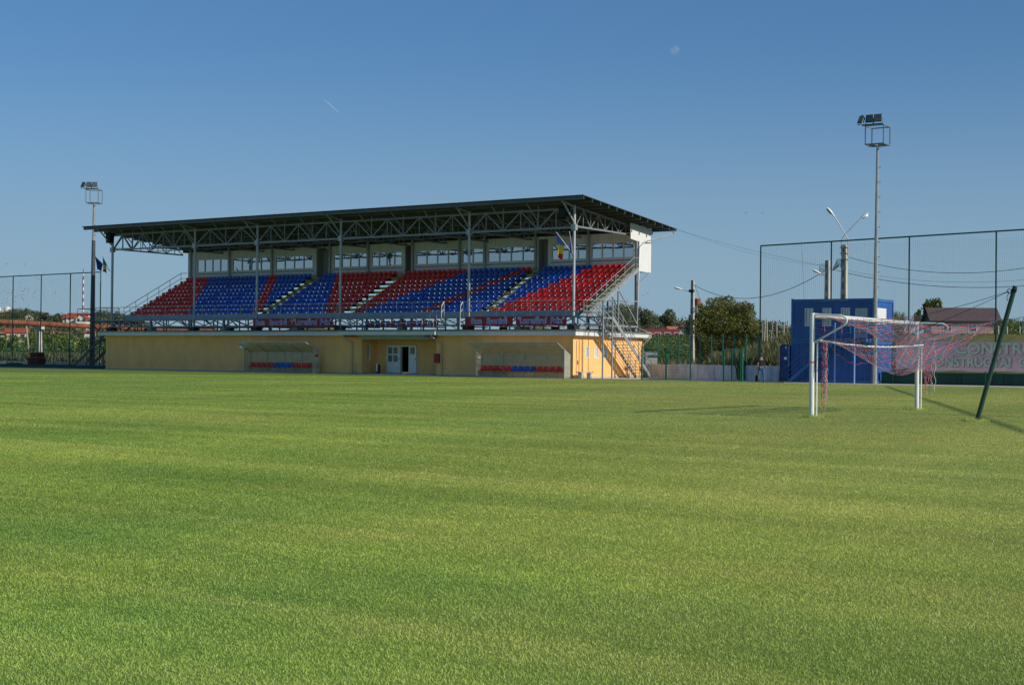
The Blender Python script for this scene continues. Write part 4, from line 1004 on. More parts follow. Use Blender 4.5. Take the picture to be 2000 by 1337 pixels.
# ------------------------------------------------------------------ ball-stop nets and fences
cord_m = mat('net_cord_dark', (.03, .07, .06), .8)
def ball_net(x0, x1, y, h0, h1, posts, lab, sp=.14, r=.003, zb=.9, rail_z=0, grp='tall ball-stop nets'):
    t = thing('ball_stop_net', lab, 'net fence', ((x0 + x1) / 2, y, 0), grp)
    H = lambda x: h0 + (h1 - h0) * (x - x0) / (x1 - x0)
    MB().tube([(x0, y, h0), (x1, y, h1)], .05, 8).build('top_rail', green, t)
    for x in posts: MB().tube([(x, y, 0), (x, y, H(x))], .05, 8).build('post', green, t)
    m = MB(); x = x0 + sp
    V = []; F = []
    def quadbar(a, b, w):
        o = len(V); d = (b - a).normalized(); s1 = d.cross(Vector((0, 1, 0))).normalized() * w; s2 = Vector((0, w, 0))
        V.extend([a + s1, a - s1 * .5 + s2, a - s1 * .5 - s2, b + s1, b - s1 * .5 + s2, b - s1 * .5 - s2]); F.extend([(o, o + 1, o + 4, o + 3), (o + 1, o + 2, o + 5, o + 4), (o + 2, o, o + 3, o + 5)])
    while x < x1: quadbar(Vector((x, y + .06, zb)), Vector((x, y + .06, H(x))), r); x += sp
    z = zb
    while z < min(h0, h1): quadbar(Vector((x0, y + .06, z)), Vector((x1, y + .06, z)), r); z += sp
    m.add(V, F); m.build('netting', cord_m, t); return t
ball_net(11.18, 40.0, 6.0, 9.15, 9.80, [11.18, 16.22, 21.45, 26.92, 32.4, 38], 'tall green ball-stop net behind the blue containers')
tt = ball_net(-82, -56.1, 6.3, 8.85, 9.05, [-82, -77.6, -73.4, -69.05, -64.74, -60.42, -56.1], 'tall green ball-stop net left of the stand', sp=.17)
# unseen frame, added so its top rail throws the long shadow across the pitch
def shadow_frame():
    a = Vector((39.2, -6.0, 7.6)); b = Vector((60.0, -54.0, 8.1)); c = b + (b - a) * .35
    t = thing('ball_stop_net', 'tall green frame off to the right, added to cast the long shadow', 'net fence', (50, -30, 0), 'tall ball-stop nets')
    MB().tube([a, b, c], .05, 8).build('top_rail', green, t)
    for k in range(3): p = a.lerp(c, .0 + k * .5); MB().tube([(p.x, p.y, 0), p], .05, 8).build('post', green, t)
shadow_frame()

def mesh_fence(pts, zb, h, lab, name='mesh_fence', post_m=greenl, grp=None, wires=.2, posts_extra=.12):
    """welded mesh fence on posts through pts (world xy list)"""
    t = thing(name, lab, 'fence', (pts[0][0], pts[0][1], zb), grp)
    wires_mb = MB()
    for p in pts: MB().box(p[0] - .035, p[0] + .035, p[1] - .035, p[1] + .035, zb, zb + h + posts_extra).build('post', post_m, t)
    for p, q in zip(pts[:-1], pts[1:]):
        a = Vector((p[0], p[1], 0)); b = Vector((q[0], q[1], 0)); L_ = (b - a).length; n = max(2, int(L_ / .075))
        for k in range(1, n): c = a.lerp(b, k / n); wires_mb.add([(c.x - .003, c.y, zb + .05), (c.x + .003, c.y, zb + .05), (c.x + .003, c.y, zb + h), (c.x - .003, c.y, zb + h), (c.x, c.y + .004, zb + .05), (c.x, c.y + .004, zb + h)], [(0, 1, 2, 3), (1, 4, 5, 2), (4, 0, 3, 5)])
        nz = int(h / .2)
        for k in range(nz + 1): z = zb + .05 + (h - .1) * k / nz; wires_mb.bar((a.x, a.y, z), (b.x, b.y, z), .007 if k % 5 else .014)
    wires_mb.build('mesh_panel', green, t); return t
# concrete retaining wall with the fence on top, right of the stand
def ret_wall():
    A = Vector((14.35, 3.35, 0)); B = Vector((1.2, 9.95, 0)); C_ = Vector((-14, 15.5, 0))
    t = thing('retaining_wall', 'low grey concrete retaining wall between the stand and the blue containers', 'wall', (7, 7, 0))
    m = MB()
    for P, Q in ((A, B), (B, C_)):
        d = (Q - P).normalized(); nrm = Vector((-d.y, d.x, 0)); nrm = nrm if nrm.y > 0 else -nrm
        L_ = (Q - P).length; n = int(L_ / 2.4); 
        for k in range(n):
            p = P + d * (L_ * k / n + .012); q = P + d * (L_ * (k + 1) / n - .012)
            zt = 1.03 + .02 * math.sin(k * 2.1)
            m.add([p, q, q + nrm * .2, p + nrm * .2] + [v + Vector((0, 0, zt)) for v in (p, q, q + nrm * .2, p + nrm * .2)], [(0, 3, 2, 1), (4, 5, 6, 7), (0, 1, 5, 4), (1, 2, 6, 5), (2, 3, 7, 6), (3, 0, 4, 7)])
    m.build('wall_slab', mat('stained_concrete', (.58, .61, .66), .9, 0, .30, 1.8, bump=.4, bscale=12, streak=(1, 1, .35)), t)
    pts = [A.lerp(B, f) for f in np.linspace(.21, 1, 10)] + [B.lerp(C_, f) for f in (.12, .24)]
    mesh_fence([(p.x, p.y + .1) for p in pts], 1.03, 2.0, 'green welded mesh fence standing on the concrete retaining wall')
ret_wall()
def gate(u0, u1, D, h, n, lab, mid=True):
    a = place(u0, D); b = place(u1, D); t = thing('mesh_gate', lab, 'gate', a, 'green mesh gates')
    f = MB()
    for k in range(n + 1):
        p = a.lerp(b, k / n); f.bar((p.x, p.y, .02), (p.x, p.y, h), .07)
    f.bar((a.x, a.y, h), (b.x, b.y, h), .07); f.bar((a.x, a.y, .10), (b.x, b.y, .10), .06); f.build('frame', green, t)
    w = MB(); L_ = (b - a).length; m_ = int(L_ / .1)
    for k in range(1, m_): p = a.lerp(b, k / m_); w.bar((p.x, p.y, .1), (p.x, p.y, h), .006)
    z = .3
    while z < h: w.bar((a.x, a.y, z), (b.x, b.y, z), .006); z += .2
    w.build('mesh_panel', green, t)
gate(1254, 1349, 94.6, 2.16, 2, 'wide two-bay green mesh gate beside the clubhouse side wall')
gate(1414, 1446, 91.8, 2.05, 2, 'narrow green mesh gate in front of the retaining wall')
o = MB(); p = place(1450, 91.5); o.box(p.x - .05, p.x + .05, p.y - .05, p.y + .05, 0, 2.15); tag(o.build('gate_post', greenl), 'thick green gate post left of the walking person', 'post')
# fence behind the left end
mesh_fence([(-86 + 2.1 * k, 13.5) for k in range(18)], 0, 2.35, 'tall green welded mesh fence beyond the left end of the stand', post_m=greenl)
mesh_fence([(-84 + 2.45 * k, 9.6) for k in range(12)], 0, 1.75, 'dark low mesh fence left of the stand', name='low_mesh_fence', post_m=green)
# low dark green kickboard along the left ball net
tag(MB().box(-86, -48.4, 2.5, 2.62, 0, .30).build('kickboard', dkgreen), 'low dark green board along the pitch left of the stand', 'board')
tag(MB().box(-80, -49, 9.9, 10.3, .02, .5).build('kerb_wall', mat('pale_kerb', (.55, .53, .48), .9)), 'low pale concrete kerb wall behind the left staircase', 'wall')
# heap of old timber and crates, left
def heap():
    P = [(-64.2, 4.6), (-63.0, 4.9), (-62.2, 4.4)]
    crt = mat('old_brick_red', (.10, .03, .02), .9, 0, .4, 4)
    for k, (x, y, w, d, z0, h) in enumerate(((-63.9, 4.2, 1.5, .9, .0, .95), (-63.7, 4.3, 1.1, .8, .95, .50), (-62.1, 4.1, 1.4, 1.0, .0, .32))):
        m = MB(); nn = max(2, int(h / .16))
        for j in range(nn): m.box(x, x + w, y, y + d, z0 + j * h / nn + .01, z0 + (j + 1) * h / nn - .02)
        m.box(x + .03, x + w - .03, y + .03, y + d - .03, z0, z0 + h - .03)
        tag(m.build('crate', crt), ['large dark slatted crate on the ground by the left net', 'dark red slatted crate stacked on top of the large one', 'low dark slatted crate right of the stacked pair'][k], 'crate', 'dark crates left of the stand')
    for k in range(3):
        x = -60.6 + k * .9; m = MB()
        for j in range(4): m.box(x, x + .75, 4.0 + j * .26, 4.16 + j * .26, .26, .30)
        m.box(x, x + .08, 4.0, 5.0, .0, .26); m.box(x + .67, x + .75, 4.0, 5.0, 0, .26)
        tag(m.build('pallet', dark), ['dark low timber trestle next to the crates', 'dark low timber trestle in the middle of three', 'dark low timber trestle nearest the left staircase'][k], 'trestle', 'low timber trestles left of the stand')
    for k, (x, w) in enumerate(((-71.5, 1.1), (-66.4, 1.0))):
        m = MB(); m.prism([(x - w, .01), (x - w * .5, .35), (x + w * .2, .42), (x + w, .02)], 'y', 4.0, 5.2); tag(m.build('rubble_heap', mat('dark_soil', (.04, .04, .03), .95, 0, .4, 5, bump=.8)), ['low dark soil heap at the far left edge', 'low dark soil heap left of the crates'][k], 'heap')
heap()

# ------------------------------------------------------------------ blue containers
def containers():
    x0, x1, y0, y1 = 15.13, 20.66, 2.0, 5.45
    def box_unit(z0, z1, name, lab, ribbed, openings_front=(), openings_side=()):
        t = thing(name, lab, 'container', ((x0 + x1) / 2, (y0 + y1) / 2, z0), 'blue cabin containers')
        f = MB(); w = .16
        for x in (x0, x1 - w):
            for y in (y0, y1 - w): f.box(x, x + w, y, y + w, z0 + .18, z1 - .18)
        for zz in ((z0, z0 + .18), (z1 - .18, z1)):
            f.box(x0, x1, y0, y0 + w, *zz); f.box(x0, x1, y1 - w, y1, *zz); f.box(x0, x0 + w, y0 + w, y1 - w, *zz); f.box(x1 - w, x1, y0 + w, y1 - w, *zz)
        f.box(x0 + w, x1 - w, y0 + w, y1 - w, z1 - .12, z1 - .05)
        f.build('corner_frame', bluel, t)
        b = MB(); a, c, d, e = x0 + w, x1 - w, z0 + .18, z1 - .18
        if ribbed:
            n = 44; pf = []
            for i in range(n + 1): x = a + (c - a) * i / n; pf.append((x, y0 + (.035 if i % 4 < 2 else .085)))
            V = [(p[0], p[1], d) for p in pf] + [(p[0], p[1], e) for p in pf]; m = len(pf); b.add(V, [(i, i + 1, i + 1 + m, i + m) for i in range(m - 1)])
            n = 26; pf = []
            for i in range(n + 1): y = y0 + w + (y1 - y0 - 2 * w) * i / n; pf.append((y, x1 - (.035 if i % 4 < 2 else .085)))
            V = [(p[1], p[0], d) for p in pf] + [(p[1], p[0], e) for p in pf]; m = len(pf); b.add(V, [(i, i + 1, i + 1 + m, i + m) for i in range(m - 1)])
        else:
            wallgrid(b, 'x', y0 + .05, a, c, d, e, openings_front, .06); wallgrid(b, 'y', x1 - .05, y0 + w, y1 - w, d, e, openings_side, .06)
            for k in range(1, 12):
                x = a + (c - a) * k / 12
                if not any(h[0] - .05 < x < h[1] + .05 for h in openings_front): b.box(x - .012, x + .012, y0 + .04, y0 + .052, d, e)
        b.box(a, c, y1 - .11, y1 - .05, d, e); b.box(x0 + .05, x0 + .11, y0 + w, y1 - w, d, e)
        b.build('wall', bluec, t); return t
    z = 2.64
    wins = [(16.05, 16.61), (17.24, 17.82), (18.46, 19.04)]
    lo = box_unit(.02, z, 'blue_container', 'ribbed blue container at ground level with stairs in front', True)
    hi = box_unit(z + .01, 5.30, 'blue_container', 'upper blue cabin container with barred windows and a white door', False,
                  [(a, b, 3.58, 4.72) for a, b in wins] + [(19.35, 20.2, z + .2, 4.72)], [(2.55, 4.2, 3.7, 4.74)])
    gd = mat('window_reflection', (.20, .23, .24), .08, 0, .3, 2)
    for a, b in wins:
        w = MB(); y = 2.0; w.box(a, a + .06, y + .02, y + .1, 3.58, 4.72).box(b - .06, b, y + .02, y + .1, 3.58, 4.72).box(a + .06, b - .06, y + .02, y + .1, 4.66, 4.72).box(a + .06, b - .06, y + .02, y + .1, 3.58, 3.64)
        o = w.build('window', plast, hi); MB().box(a + .06, b - .06, y + .08, y + .09, 3.64, 4.66).build('pane', GLASS, o)
        g = MB()
        for k in range(1, 5): x = a + .04 + (b - a - .08) * k / 5; g.bar((x, y - .02, 3.6), (x, y - .02, 4.7), .014)
        for k in range(1, 9): zz = 3.6 + 1.1 * k / 9; g.bar((a + .03, y - .02, zz), (b - .03, y - .02, zz), .012)
        g.build('window_bars', dark, o)
    d = MB().box(19.37, 20.18, 2.05, 2.09, z + .21, 4.70).build('door', mat('pale_grey_door', (.42, .47, .52), .4), hi); MB().box(19.42, 19.50, 1.99, 2.05, 3.75, 3.83).build('handle', dark, d)
    o = MB().box(x1 - .09, x1 - .04, 2.57, 4.18, 3.72, 4.72).build('shutter', plast, hi); o['label'] = 'closed white roller shutter on the end wall'
    w = MB(); 
    for k in range(9): zz = 3.76 + k * .105; w.box(x1 - .041, x1 - .036, 2.6, 4.15, zz, zz + .012)
    w.build('slat', galvd, o)
    mt = mat('faded_marking', (.30, .42, .60), .6)
    text_part('CONTAINER   MODULAR', 'marking', .12, mt, hi, (18.1, 1.992, 5.205), width=1.7, ext=.001).scale = (1, 1, 1)
    # corner castings
    c = MB()
    for x in (x0, x1 - .14): c.box(x, x + .14, y0 - .003, y0 + .14, 5.30, 5.34)
    c.build('corner_casting', bluel, hi)
    # stairs, landing
    st = thing('container_stairs', 'blue steel stairs and landing up to the white container door', 'stairs', (17.3, 1.5, 0))
    p0, p1 = (15.35, 2.66 / 2.66 * .02), (18.45, 2.66)
    for y in (1.12, 1.92): MB().bar((15.35, y, .04), (18.45, y, 2.62), .05, .2).build('stringer', bluel, st)
    for k in range(13): f = (k + .6) / 13.6; x = 15.35 + 3.1 * f; zz = .04 + 2.58 * f; MB().box(x - .12, x + .12, 1.15, 1.89, zz - .01, zz + .02).build('tread', bluec, st)
    MB().box(18.4, 20.45, 1.05, 1.96, 2.60, 2.68).box(20.452, 20.47, 1.05, 1.96, 2.55, 2.80).build('landing', bluel, st)
    m = MB()
    for x in (18.45, 19.72): m.tube([(x, 1.08, .0), (x, 1.08, 3.75)], .05, 8)
    m.build('landing_post', mat('pale_blue_pipe', (.25, .38, .68), .35), st)
    m = MB()
    for zz in (3.1, 3.4, 3.7): m.tube([(18.45, 1.08, zz), (20.45, 1.08, zz)], .02, 6); m.tube([(20.45, 1.08, zz), (20.45, 1.96, zz)], .03, 6)
    m.tube([(20.45, 1.08, 2.68), (20.45, 1.08, 3.7)], .025, 6)
    for dz in (1.0, .68, .36): m.tube([(15.35, 1.08, .04 + dz), (18.45, 1.08, 2.62 + dz)], .018, 6)
    for k in range(3): f = k / 3; m.tube([(15.35 + 3.1 * f, 1.08, .04 + 2.58 * f), (15.35 + 3.1 * f, 1.08, 1.04 + 2.58 * f)], .02, 6)
    m.build('stair_railing', bluel, st)
    # steel cabinet left of it
    t = thing('steel_cabinet', 'narrow dark blue steel cabinet with pale stickers left of the stacked containers', 'cabinet', (14.8, 2.2, 0))
    MB().box(14.52, 15.08, 1.72, 3.4, .12, 2.38).build('cabinet_body', mat('cabinet_navy', (.012, .035, .13), .45), t)
    MB().box(14.44, 14.50, 1.66, 3.4, .05, 2.42).box(14.50, 15.1, 1.70, 3.42, .03, .115).build('edge_frame', galvd, t)
    b = MB()
    for k in range(4): b.box(14.56, 15.04, 1.695, 1.715, .20 + k * .54, .68 + k * .54)
    b.build('door', mat('door_navy', (.014, .045, .17), .4), t)
    MB().box(14.80, 14.98, 1.685, 1.694, 1.45, 1.60).box(14.9, 14.94, 1.685, 1.694, 2.15, 2.3).build('sticker', plast, t)
    MB().box(14.6, 15.0, 1.60, 2.6, 0, .03).build('base', dark, t)
containers()
# dark wall with faded mesh banner to the right of the containers
def right_wall():
    b = MB(); x = 20.75
    while x < 42: b.box(x, x + 2.47, 3.0, 3.2, 0, .745 + .008 * math.sin(x)); x += 2.5
    tag(b.build('perimeter_wall', dkgreen), 'low dark green perimeter wall right of the containers', 'wall')
    t = thing('mesh_banner', 'faded pink mesh banner with grey-green lettering above the dark green wall', 'banner', (27, 2.9, .8))
    m = bpy.data.materials.new('faded_banner'); m.use_nodes = True; N = m.node_tree.nodes; L = m.node_tree.links; bb = N['Principled BSDF']
    tc = N.new('ShaderNodeTexCoord'); no = N.new('ShaderNodeTexNoise'); no.inputs['Scale'].default_value = 1.3; no.inputs['Detail'].default_value = 7; L.new(tc.outputs['Object'], no.inputs['Vector'])
    cr = N.new('ShaderNodeValToRGB'); cr.color_ramp.elements[0].position = .3; cr.color_ramp.elements[0].color = (.78, .46, .50, 1); cr.color_ramp.elements[1].position = .7; cr.color_ramp.elements[1].color = (.95, .62, .64, 1)
    L.new(no.outputs[0], cr.inputs[0]); L.new(cr.outputs[0], bb.inputs['Base Color']); bb.inputs['Roughness'].default_value = .8
    tr = N.new('ShaderNodeBsdfTransparent'); mx = N.new('ShaderNodeMixShader'); mx.inputs[0].default_value = .93; L.new(tr.outputs[0], mx.inputs[1]); L.new(bb.outputs[0], mx.inputs[2]); L.new(mx.outputs[0], N['Material Output'].inputs[0])
    n = 60; V = []; x0, x1 = 21.7, 41.5
    for i in range(n + 1):
        x = x0 + (x1 - x0) * i / n; d = .03 * math.sin(i * 1.3) + .02 * math.sin(i * 3.1)
        V += [(x, 2.9 + d * .3, 2.62 + .02 * math.sin(i * .9)), (x, 2.9 + d, 1.7), (x, 2.9 + d * .6, .86 + .03 * math.sin(i * .7))]
    k = len(V); V += [(v[0], v[1] + .006, v[2]) for v in V[:k]]
    F = [f for i in range(n) for j in range(2) for f in [(i * 3 + j, i * 3 + 3 + j, i * 3 + 4 + j, i * 3 + 1 + j), (i * 3 + j + k, i * 3 + 1 + j + k, i * 3 + 4 + j + k, i * 3 + 3 + j + k)]]
    MB().add(V, F).build('cloth', m, t)
    lm = mat('faded_letter', (.58, .64, .50), .8, 0, .2, 2); ls = mat('letter_shadow', (.30, .20, .24), .8)
    # first line CONSTRUCTII, second line CONSTRUCTAI CIVILE, cut by the frame
    for k, (txt, h, x, w, z) in enumerate((('CONSTRUCTII', .92, 28.62, 6.4, 2.19), ('CONSTRUCTAI  CIVILE', .76, 27.4, 7.6, 1.38))):
        text_part(txt, 'lettering_shadow', h, ls, t, (x + .035, 2.845, z - .035), width=w, ext=.001, bold=.03)  # darker offset copy, painted as the shadow of the letters
        text_part(txt, 'lettering', h, lm, t, (x, 2.838, z), width=w, ext=.001, bold=.03)
    p = MB()
    for x in (21.5, 24.2, 26.92 + .25, 30.1, 33, 36): p.box(x - .03, x + .03, 2.94, 3.0, 0, 2.7)
    p.build('post', green, t)
right_wall()

# ------------------------------------------------------------------ poles, lamps, wires
def lamp_head(t, p, d, s=1.0):
    """cobra-head luminaire at p pointing along d (unit)"""
    d = Vector(d).normalized(); side = d.cross(Vector((0, 0, 1))).normalized(); u = side.cross(d); m = MB(); n = 8
    prof = [(0, .05, .05), (.12, .07, .06), (.25, .13, .09), (.48, .16, .11), (.66, .12, .09), (.74, .03, .03)]; V = []
    for a, w, h in prof:
        for k in range(n): q = 2 * math.pi * k / n; hh = h if math.sin(q) > 0 else h * .55; V.append(Vector(p) + (d * a + side * math.cos(q) * w + u * math.sin(q) * hh) * s)
    F = [(i * n + k, i * n + (k + 1) % n, (i + 1) * n + (k + 1) % n, (i + 1) * n + k) for i in range(len(prof) - 1) for k in range(n)] + [tuple(range(n))[::-1], tuple((len(prof) - 1) * n + k for k in range(n))]
    o = m.add(V, F).build('lamp_head', plast, t, smooth=True)
    c = Vector(p) + (d * .46 - u * .052) * s; V = [c + (d * .20 * math.cos(q) + side * .11 * math.sin(q)) * s for q in np.linspace(0, 2 * math.pi, 10, endpoint=False)]; V += [v - u * .03 * s for v in V]
    MB().add(V, [tuple(range(10)), tuple(range(10, 20))[::-1]] + [(i, (i + 1) % 10, (i + 1) % 10 + 10, i + 10) for i in range(10)]).build('lens', mat('lamp_lens', (.30, .27, .17), .2), o)
def conc_pole(name, u, D, vtop, w, lab, u_base=None):
    p = place(u, D); H = hgt(u, vtop, D); t = thing(name, lab, 'pole', (p.x, p.y, 0), 'concrete utility poles')
    m = MB(); w2 = w * .62
    for sx in (-1, 1): pass
    m.add([(p.x - w / 2, p.y - w / 2, -.2), (p.x + w / 2, p.y - w / 2, -.2), (p.x + w / 2, p.y + w / 2, -.2), (p.x - w / 2, p.y + w / 2, -.2), (p.x - w2 / 2, p.y - w2 / 2, H), (p.x + w2 / 2, p.y - w2 / 2, H), (p.x + w2 / 2, p.y + w2 / 2, H), (p.x - w2 / 2, p.y + w2 / 2, H)],
          [(0, 3, 2, 1), (4, 5, 6, 7), (0, 1, 5, 4), (1, 2, 6, 5), (2, 3, 7, 6), (3, 0, 4, 7)]); m.build('shaft', conc, t)
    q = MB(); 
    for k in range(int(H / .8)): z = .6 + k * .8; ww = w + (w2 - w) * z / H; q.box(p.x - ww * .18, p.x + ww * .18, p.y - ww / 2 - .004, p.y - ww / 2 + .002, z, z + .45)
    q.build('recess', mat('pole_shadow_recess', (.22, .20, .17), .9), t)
    return t, p, H
def arm(t, pts, r=.03): MB().tube(pts, r, 8).build('arm', galv, t, smooth=True)
def wire(pts, lab, r=.014, name='cable', sag=0):
    r *= .75
    a, b = Vector(pts[0]), Vector(pts[1]); n = 26
    MBo = MB().tube([a.lerp(b, f) - Vector((0, 0, sag * 4 * f * (1 - f))) for f in np.linspace(0, 1, n)], r, 5, cap=False)
    tag(MBo.build(name, rubber), lab, 'cable', 'overhead cables')
rvec = Vector((math.cos(YAW), math.sin(YAW), 0)); dvec = Vector((-math.sin(YAW), math.cos(YAW), 0))
tA, pA, hA = conc_pole('street_lamp', 1352, 126, 547, .38, 'square concrete pole with one small lamp left of the big bush')
z = hgt(1352, 568, 126); a = pA + Vector((0, 0, z)) - rvec * .15; e = a - rvec * .75 + Vector((0, 0, .12)); arm(tA, [a, a - rvec * .3 + Vector((0, 0, -.02)), e]); lamp_head(tA, e, -rvec + Vector((0, 0, .25)), 1.0)
MB().box(pA.x - .25, pA.x + .15, pA.y - .25, pA.y + .05, z - .12, z + .12).build('junction_box', dark, tA)
tB, pB, hB = conc_pole('street_lamp', 1615, 100, 508, .42, 'square concrete pole with one small lamp rising behind the containers')
z = hgt(1612, 538, 100); a = pB + Vector((0, 0, z)) - rvec * .15; e = a - rvec * .32 + Vector((0, 0, .14)); arm(tB, [a, e]); lamp_head(tB, e, -rvec + Vector((0, 0, .45)), .85)
tC, pC, hC = conc_pole('double_street_lamp', 1648, 97, 478, .50, 'weathered concrete pole with two crossed lamp arms beside the floodlight mast')
zc = hC
for sgn, tip in ((-1, (1628, 423)), (1, (1675, 430))):
    b0 = pC - rvec * (.10 * -sgn) * 1.0 + Vector((0, -.18, zc - .6)); b0 = pC + rvec * (-.12 * sgn) * -1 * -1 + Vector((0, -.2, zc - .7))
    u_s = 1642 if sgn > 0 else 1655
    s0 = place(u_s, 97, hgt(u_s, 500, 97)); s1 = place(u_s, 97, hgt(u_s, 476, 97)); s2 = place(u_s + sgn * 3.0, 97, hgt(u_s, 462, 97)); e = place(tip[0], 97 - sgn * .0, hgt(tip[0], tip[1], 97))
    arm(tC, [s0, s1] + bez(s1 + Vector((0, 0, .1)), place(u_s, 97, hgt(u_s, 466, 97)), s2 + (e - s2) * .1, 6) + [e], .035); lamp_head(tC, e, (e - s2).normalized() + Vector((0, 0, -.25)), 1.1)
m = MB()
for zz in (zc - .2, zc - .6, zc - 1.0): m.box(pC.x - .24, pC.x + .24, pC.y - .24, pC.y + .24, zz, zz + .06)
m.build('clamp_band', galv, tC)
m = MB()
for k in range(9): c = pC + Vector((-.3 - .02 * k, -.2, zc - 1.1 - .06 * k)); m.tube([c + Vector((.18 * math.cos(a) * (1 + .1 * k), 0, .16 * math.sin(a * (1 + .05 * k)))) for a in np.linspace(0, 5, 9)], .012, 4)
m.build('cable_coil', rubber, tC)
m = MB()
for k in range(5): c = pB + Vector((-.25, -.2, hgt(1612, 520 + 3 * k, 100))); m.tube([c + Vector((.25 * math.cos(a), 0, .2 * math.sin(a))) for a in np.linspace(0, 5, 9)], .011, 4)
m.build('cable_coil', rubber, tB)
W_ = lambda u, v, D: place(u, D, hgt(u, v, D))
wire((W_(1354, 556, 126), W_(1612, 527, 100)), 'black cable sagging from the left lamp pole to the pole behind the containers', .03, sag=1.55)
wire((W_(1356, 556, 126), W_(1385, 630, 150)), 'thin black cable dropping from the left lamp pole to the bush', .02, sag=.1)
wire((W_(1656, 502, 97), W_(2120, 498, 84)), 'upper black cable running right from the double lamp pole', .022, sag=1.05)
wire((W_(1618, 524, 100), W_(2120, 545, 84)), 'lower black cable running right from the pole behind the containers', .024, sag=.85)
wire((W_(1618, 520, 100), W_(2120, 532, 84)), 'thin black cable running right just above the lower one', .010, sag=.8)
wire(((RX1, RY1, 11.1), W_(1612, 520, 100)), 'lower thin cable from the roof corner to the concrete pole', .010, sag=.15)
wire(((RX1, RY1, 11.2), W_(1650, 522, 98)), 'upper thin cable from the roof corner to the poles', .007, sag=.55)
wire((W_(1564, 474, 93), W_(1570, 585, 93)), 'thin vertical cord hanging in the ball net above the containers', .010)

# ------------------------------------------------------------------ foliage
def leafcloud(centers, radii, n, size, squash=1.0, hollow=.55):
    """n leaf quads spread through ellipsoidal clumps; returns V,F,rnd"""
    c = np.asarray(centers, float); r = np.asarray(radii, float); w = r[:, 0] * r[:, 1] + .01; idx = RNG.choice(len(c), n, p=w / w.sum())
    d = RNG.normal(size=(n, 3)); d /= np.linalg.norm(d, axis=1)[:, None]; q = hollow + (1 - hollow) * RNG.random(n) ** .6
    fuzz = 1 + .12 * RNG.normal(size=n)
    P = c[idx] + d * (q * fuzz)[:, None] * r[idx]
    a = RNG.normal(size=(n, 3)); a /= np.linalg.norm(a, axis=1)[:, None]; b = np.cross(a, RNG.normal(size=(n, 3))); b /= np.linalg.norm(b, axis=1)[:, None]
    s = size * (.6 + .8 * RNG.random(n))[:, None]
    V = np.stack([P - a * s * .5, P + b * s * .28, P + a * s * .5, P - b * s * .28], 1).reshape(-1, 3); i = np.arange(n) * 4
    return V, np.stack([i, i + 1, i + 2, i + 3], 1), np.repeat(RNG.random(n), 4)
LM = {
 'bush': leafmat('olive_foliage', (.065, .085, .014), (.150, .175, .028), (.31, .30, .055), .4, .5, .45),
 'green': leafmat('green_foliage', (.055, .100, .022), (.115, .18, .035), (.22, .27, .06), .4, .25, .45),
 'far': leafmat('far_foliage', (.065, .095, .045), (.100, .130, .060), (.16, .18, .085), .4, .05, .5),
 'pale': leafmat('pale_foliage', (.07, .095, .045), (.12, .145, .07), (.20, .21, .11), .35, .1, .5),
 'reed': leafmat('reed_foliage', (.035, .055, .015), (.10, .13, .035), (.28, .24, .09), .3, .35, .6),
}
bark = mat('bark', (.10, .075, .05), .95, 0, .3, 4, bump=.5)
def tree(name, u, D, vb, vt, w_px, lab, kind='far', n=2500, lobes=12, leaf=None, group=None, trunk=.12, cat='tree', low=.12):
    """crown w_px wide between rows vb (foot) and vt (top) at depth D"""
    zb, zt = hgt(u, vb, D), hgt(u, vt, D); p = place(u, D); H = zt - zb; rw = w_px / FPX * D / 2; seed = random.random() * 9
    t = thing(name, lab, cat, (p.x, p.y, zb), group); C_ = []; R_ = []
    for k in range(lobes):
        a = random.uniform(0, 6.283); f = random.random() ** .5; hz = random.uniform(low + .12, .86); wid = math.sin(math.pi * min(1, hz * .8 + .18)) ** .7
        C_.append((p.x + rw * .66 * f * wid * math.cos(a), p.y + rw * .66 * f * wid * math.sin(a), zb + H * hz)); s = random.uniform(.26, .46); R_.append((rw * s * wid, rw * s * wid, min(H * .19, rw * .8) * random.uniform(.7, 1.1)))
    C_.append((p.x, p.y, zb + H * .55)); R_.append((rw * .55, rw * .55, H * .36)); C_.append((p.x + rw * .1, p.y, zt - H * .16)); R_.append((rw * .35, rw * .35, H * .155))
    V, F, r = leafcloud(C_, R_, n, leaf or max(.12, rw * .09)); o = bulk('crown', V, F, LM[kind], r, parent=t, loc=(p.x, p.y, zb))
    m = MB(); top = Vector((p.x, p.y, zb + H * .6)); m.tube([(p.x, p.y, zb - .3), (p.x + rw * .03, p.y, zb + H * .3), top], trunk * rw * .5 + .05, 7, r1=.03)
    for k in range(5): c = Vector(C_[k]); s = Vector((p.x, p.y, zb + H * random.uniform(.2, .45))); m.tube([s, s.lerp(c, .5) + Vector((0, 0, -.05 * H)), c], .05 * rw * .5 + .02, 5, r1=.012)
    m.build('trunk', bark, t); return t
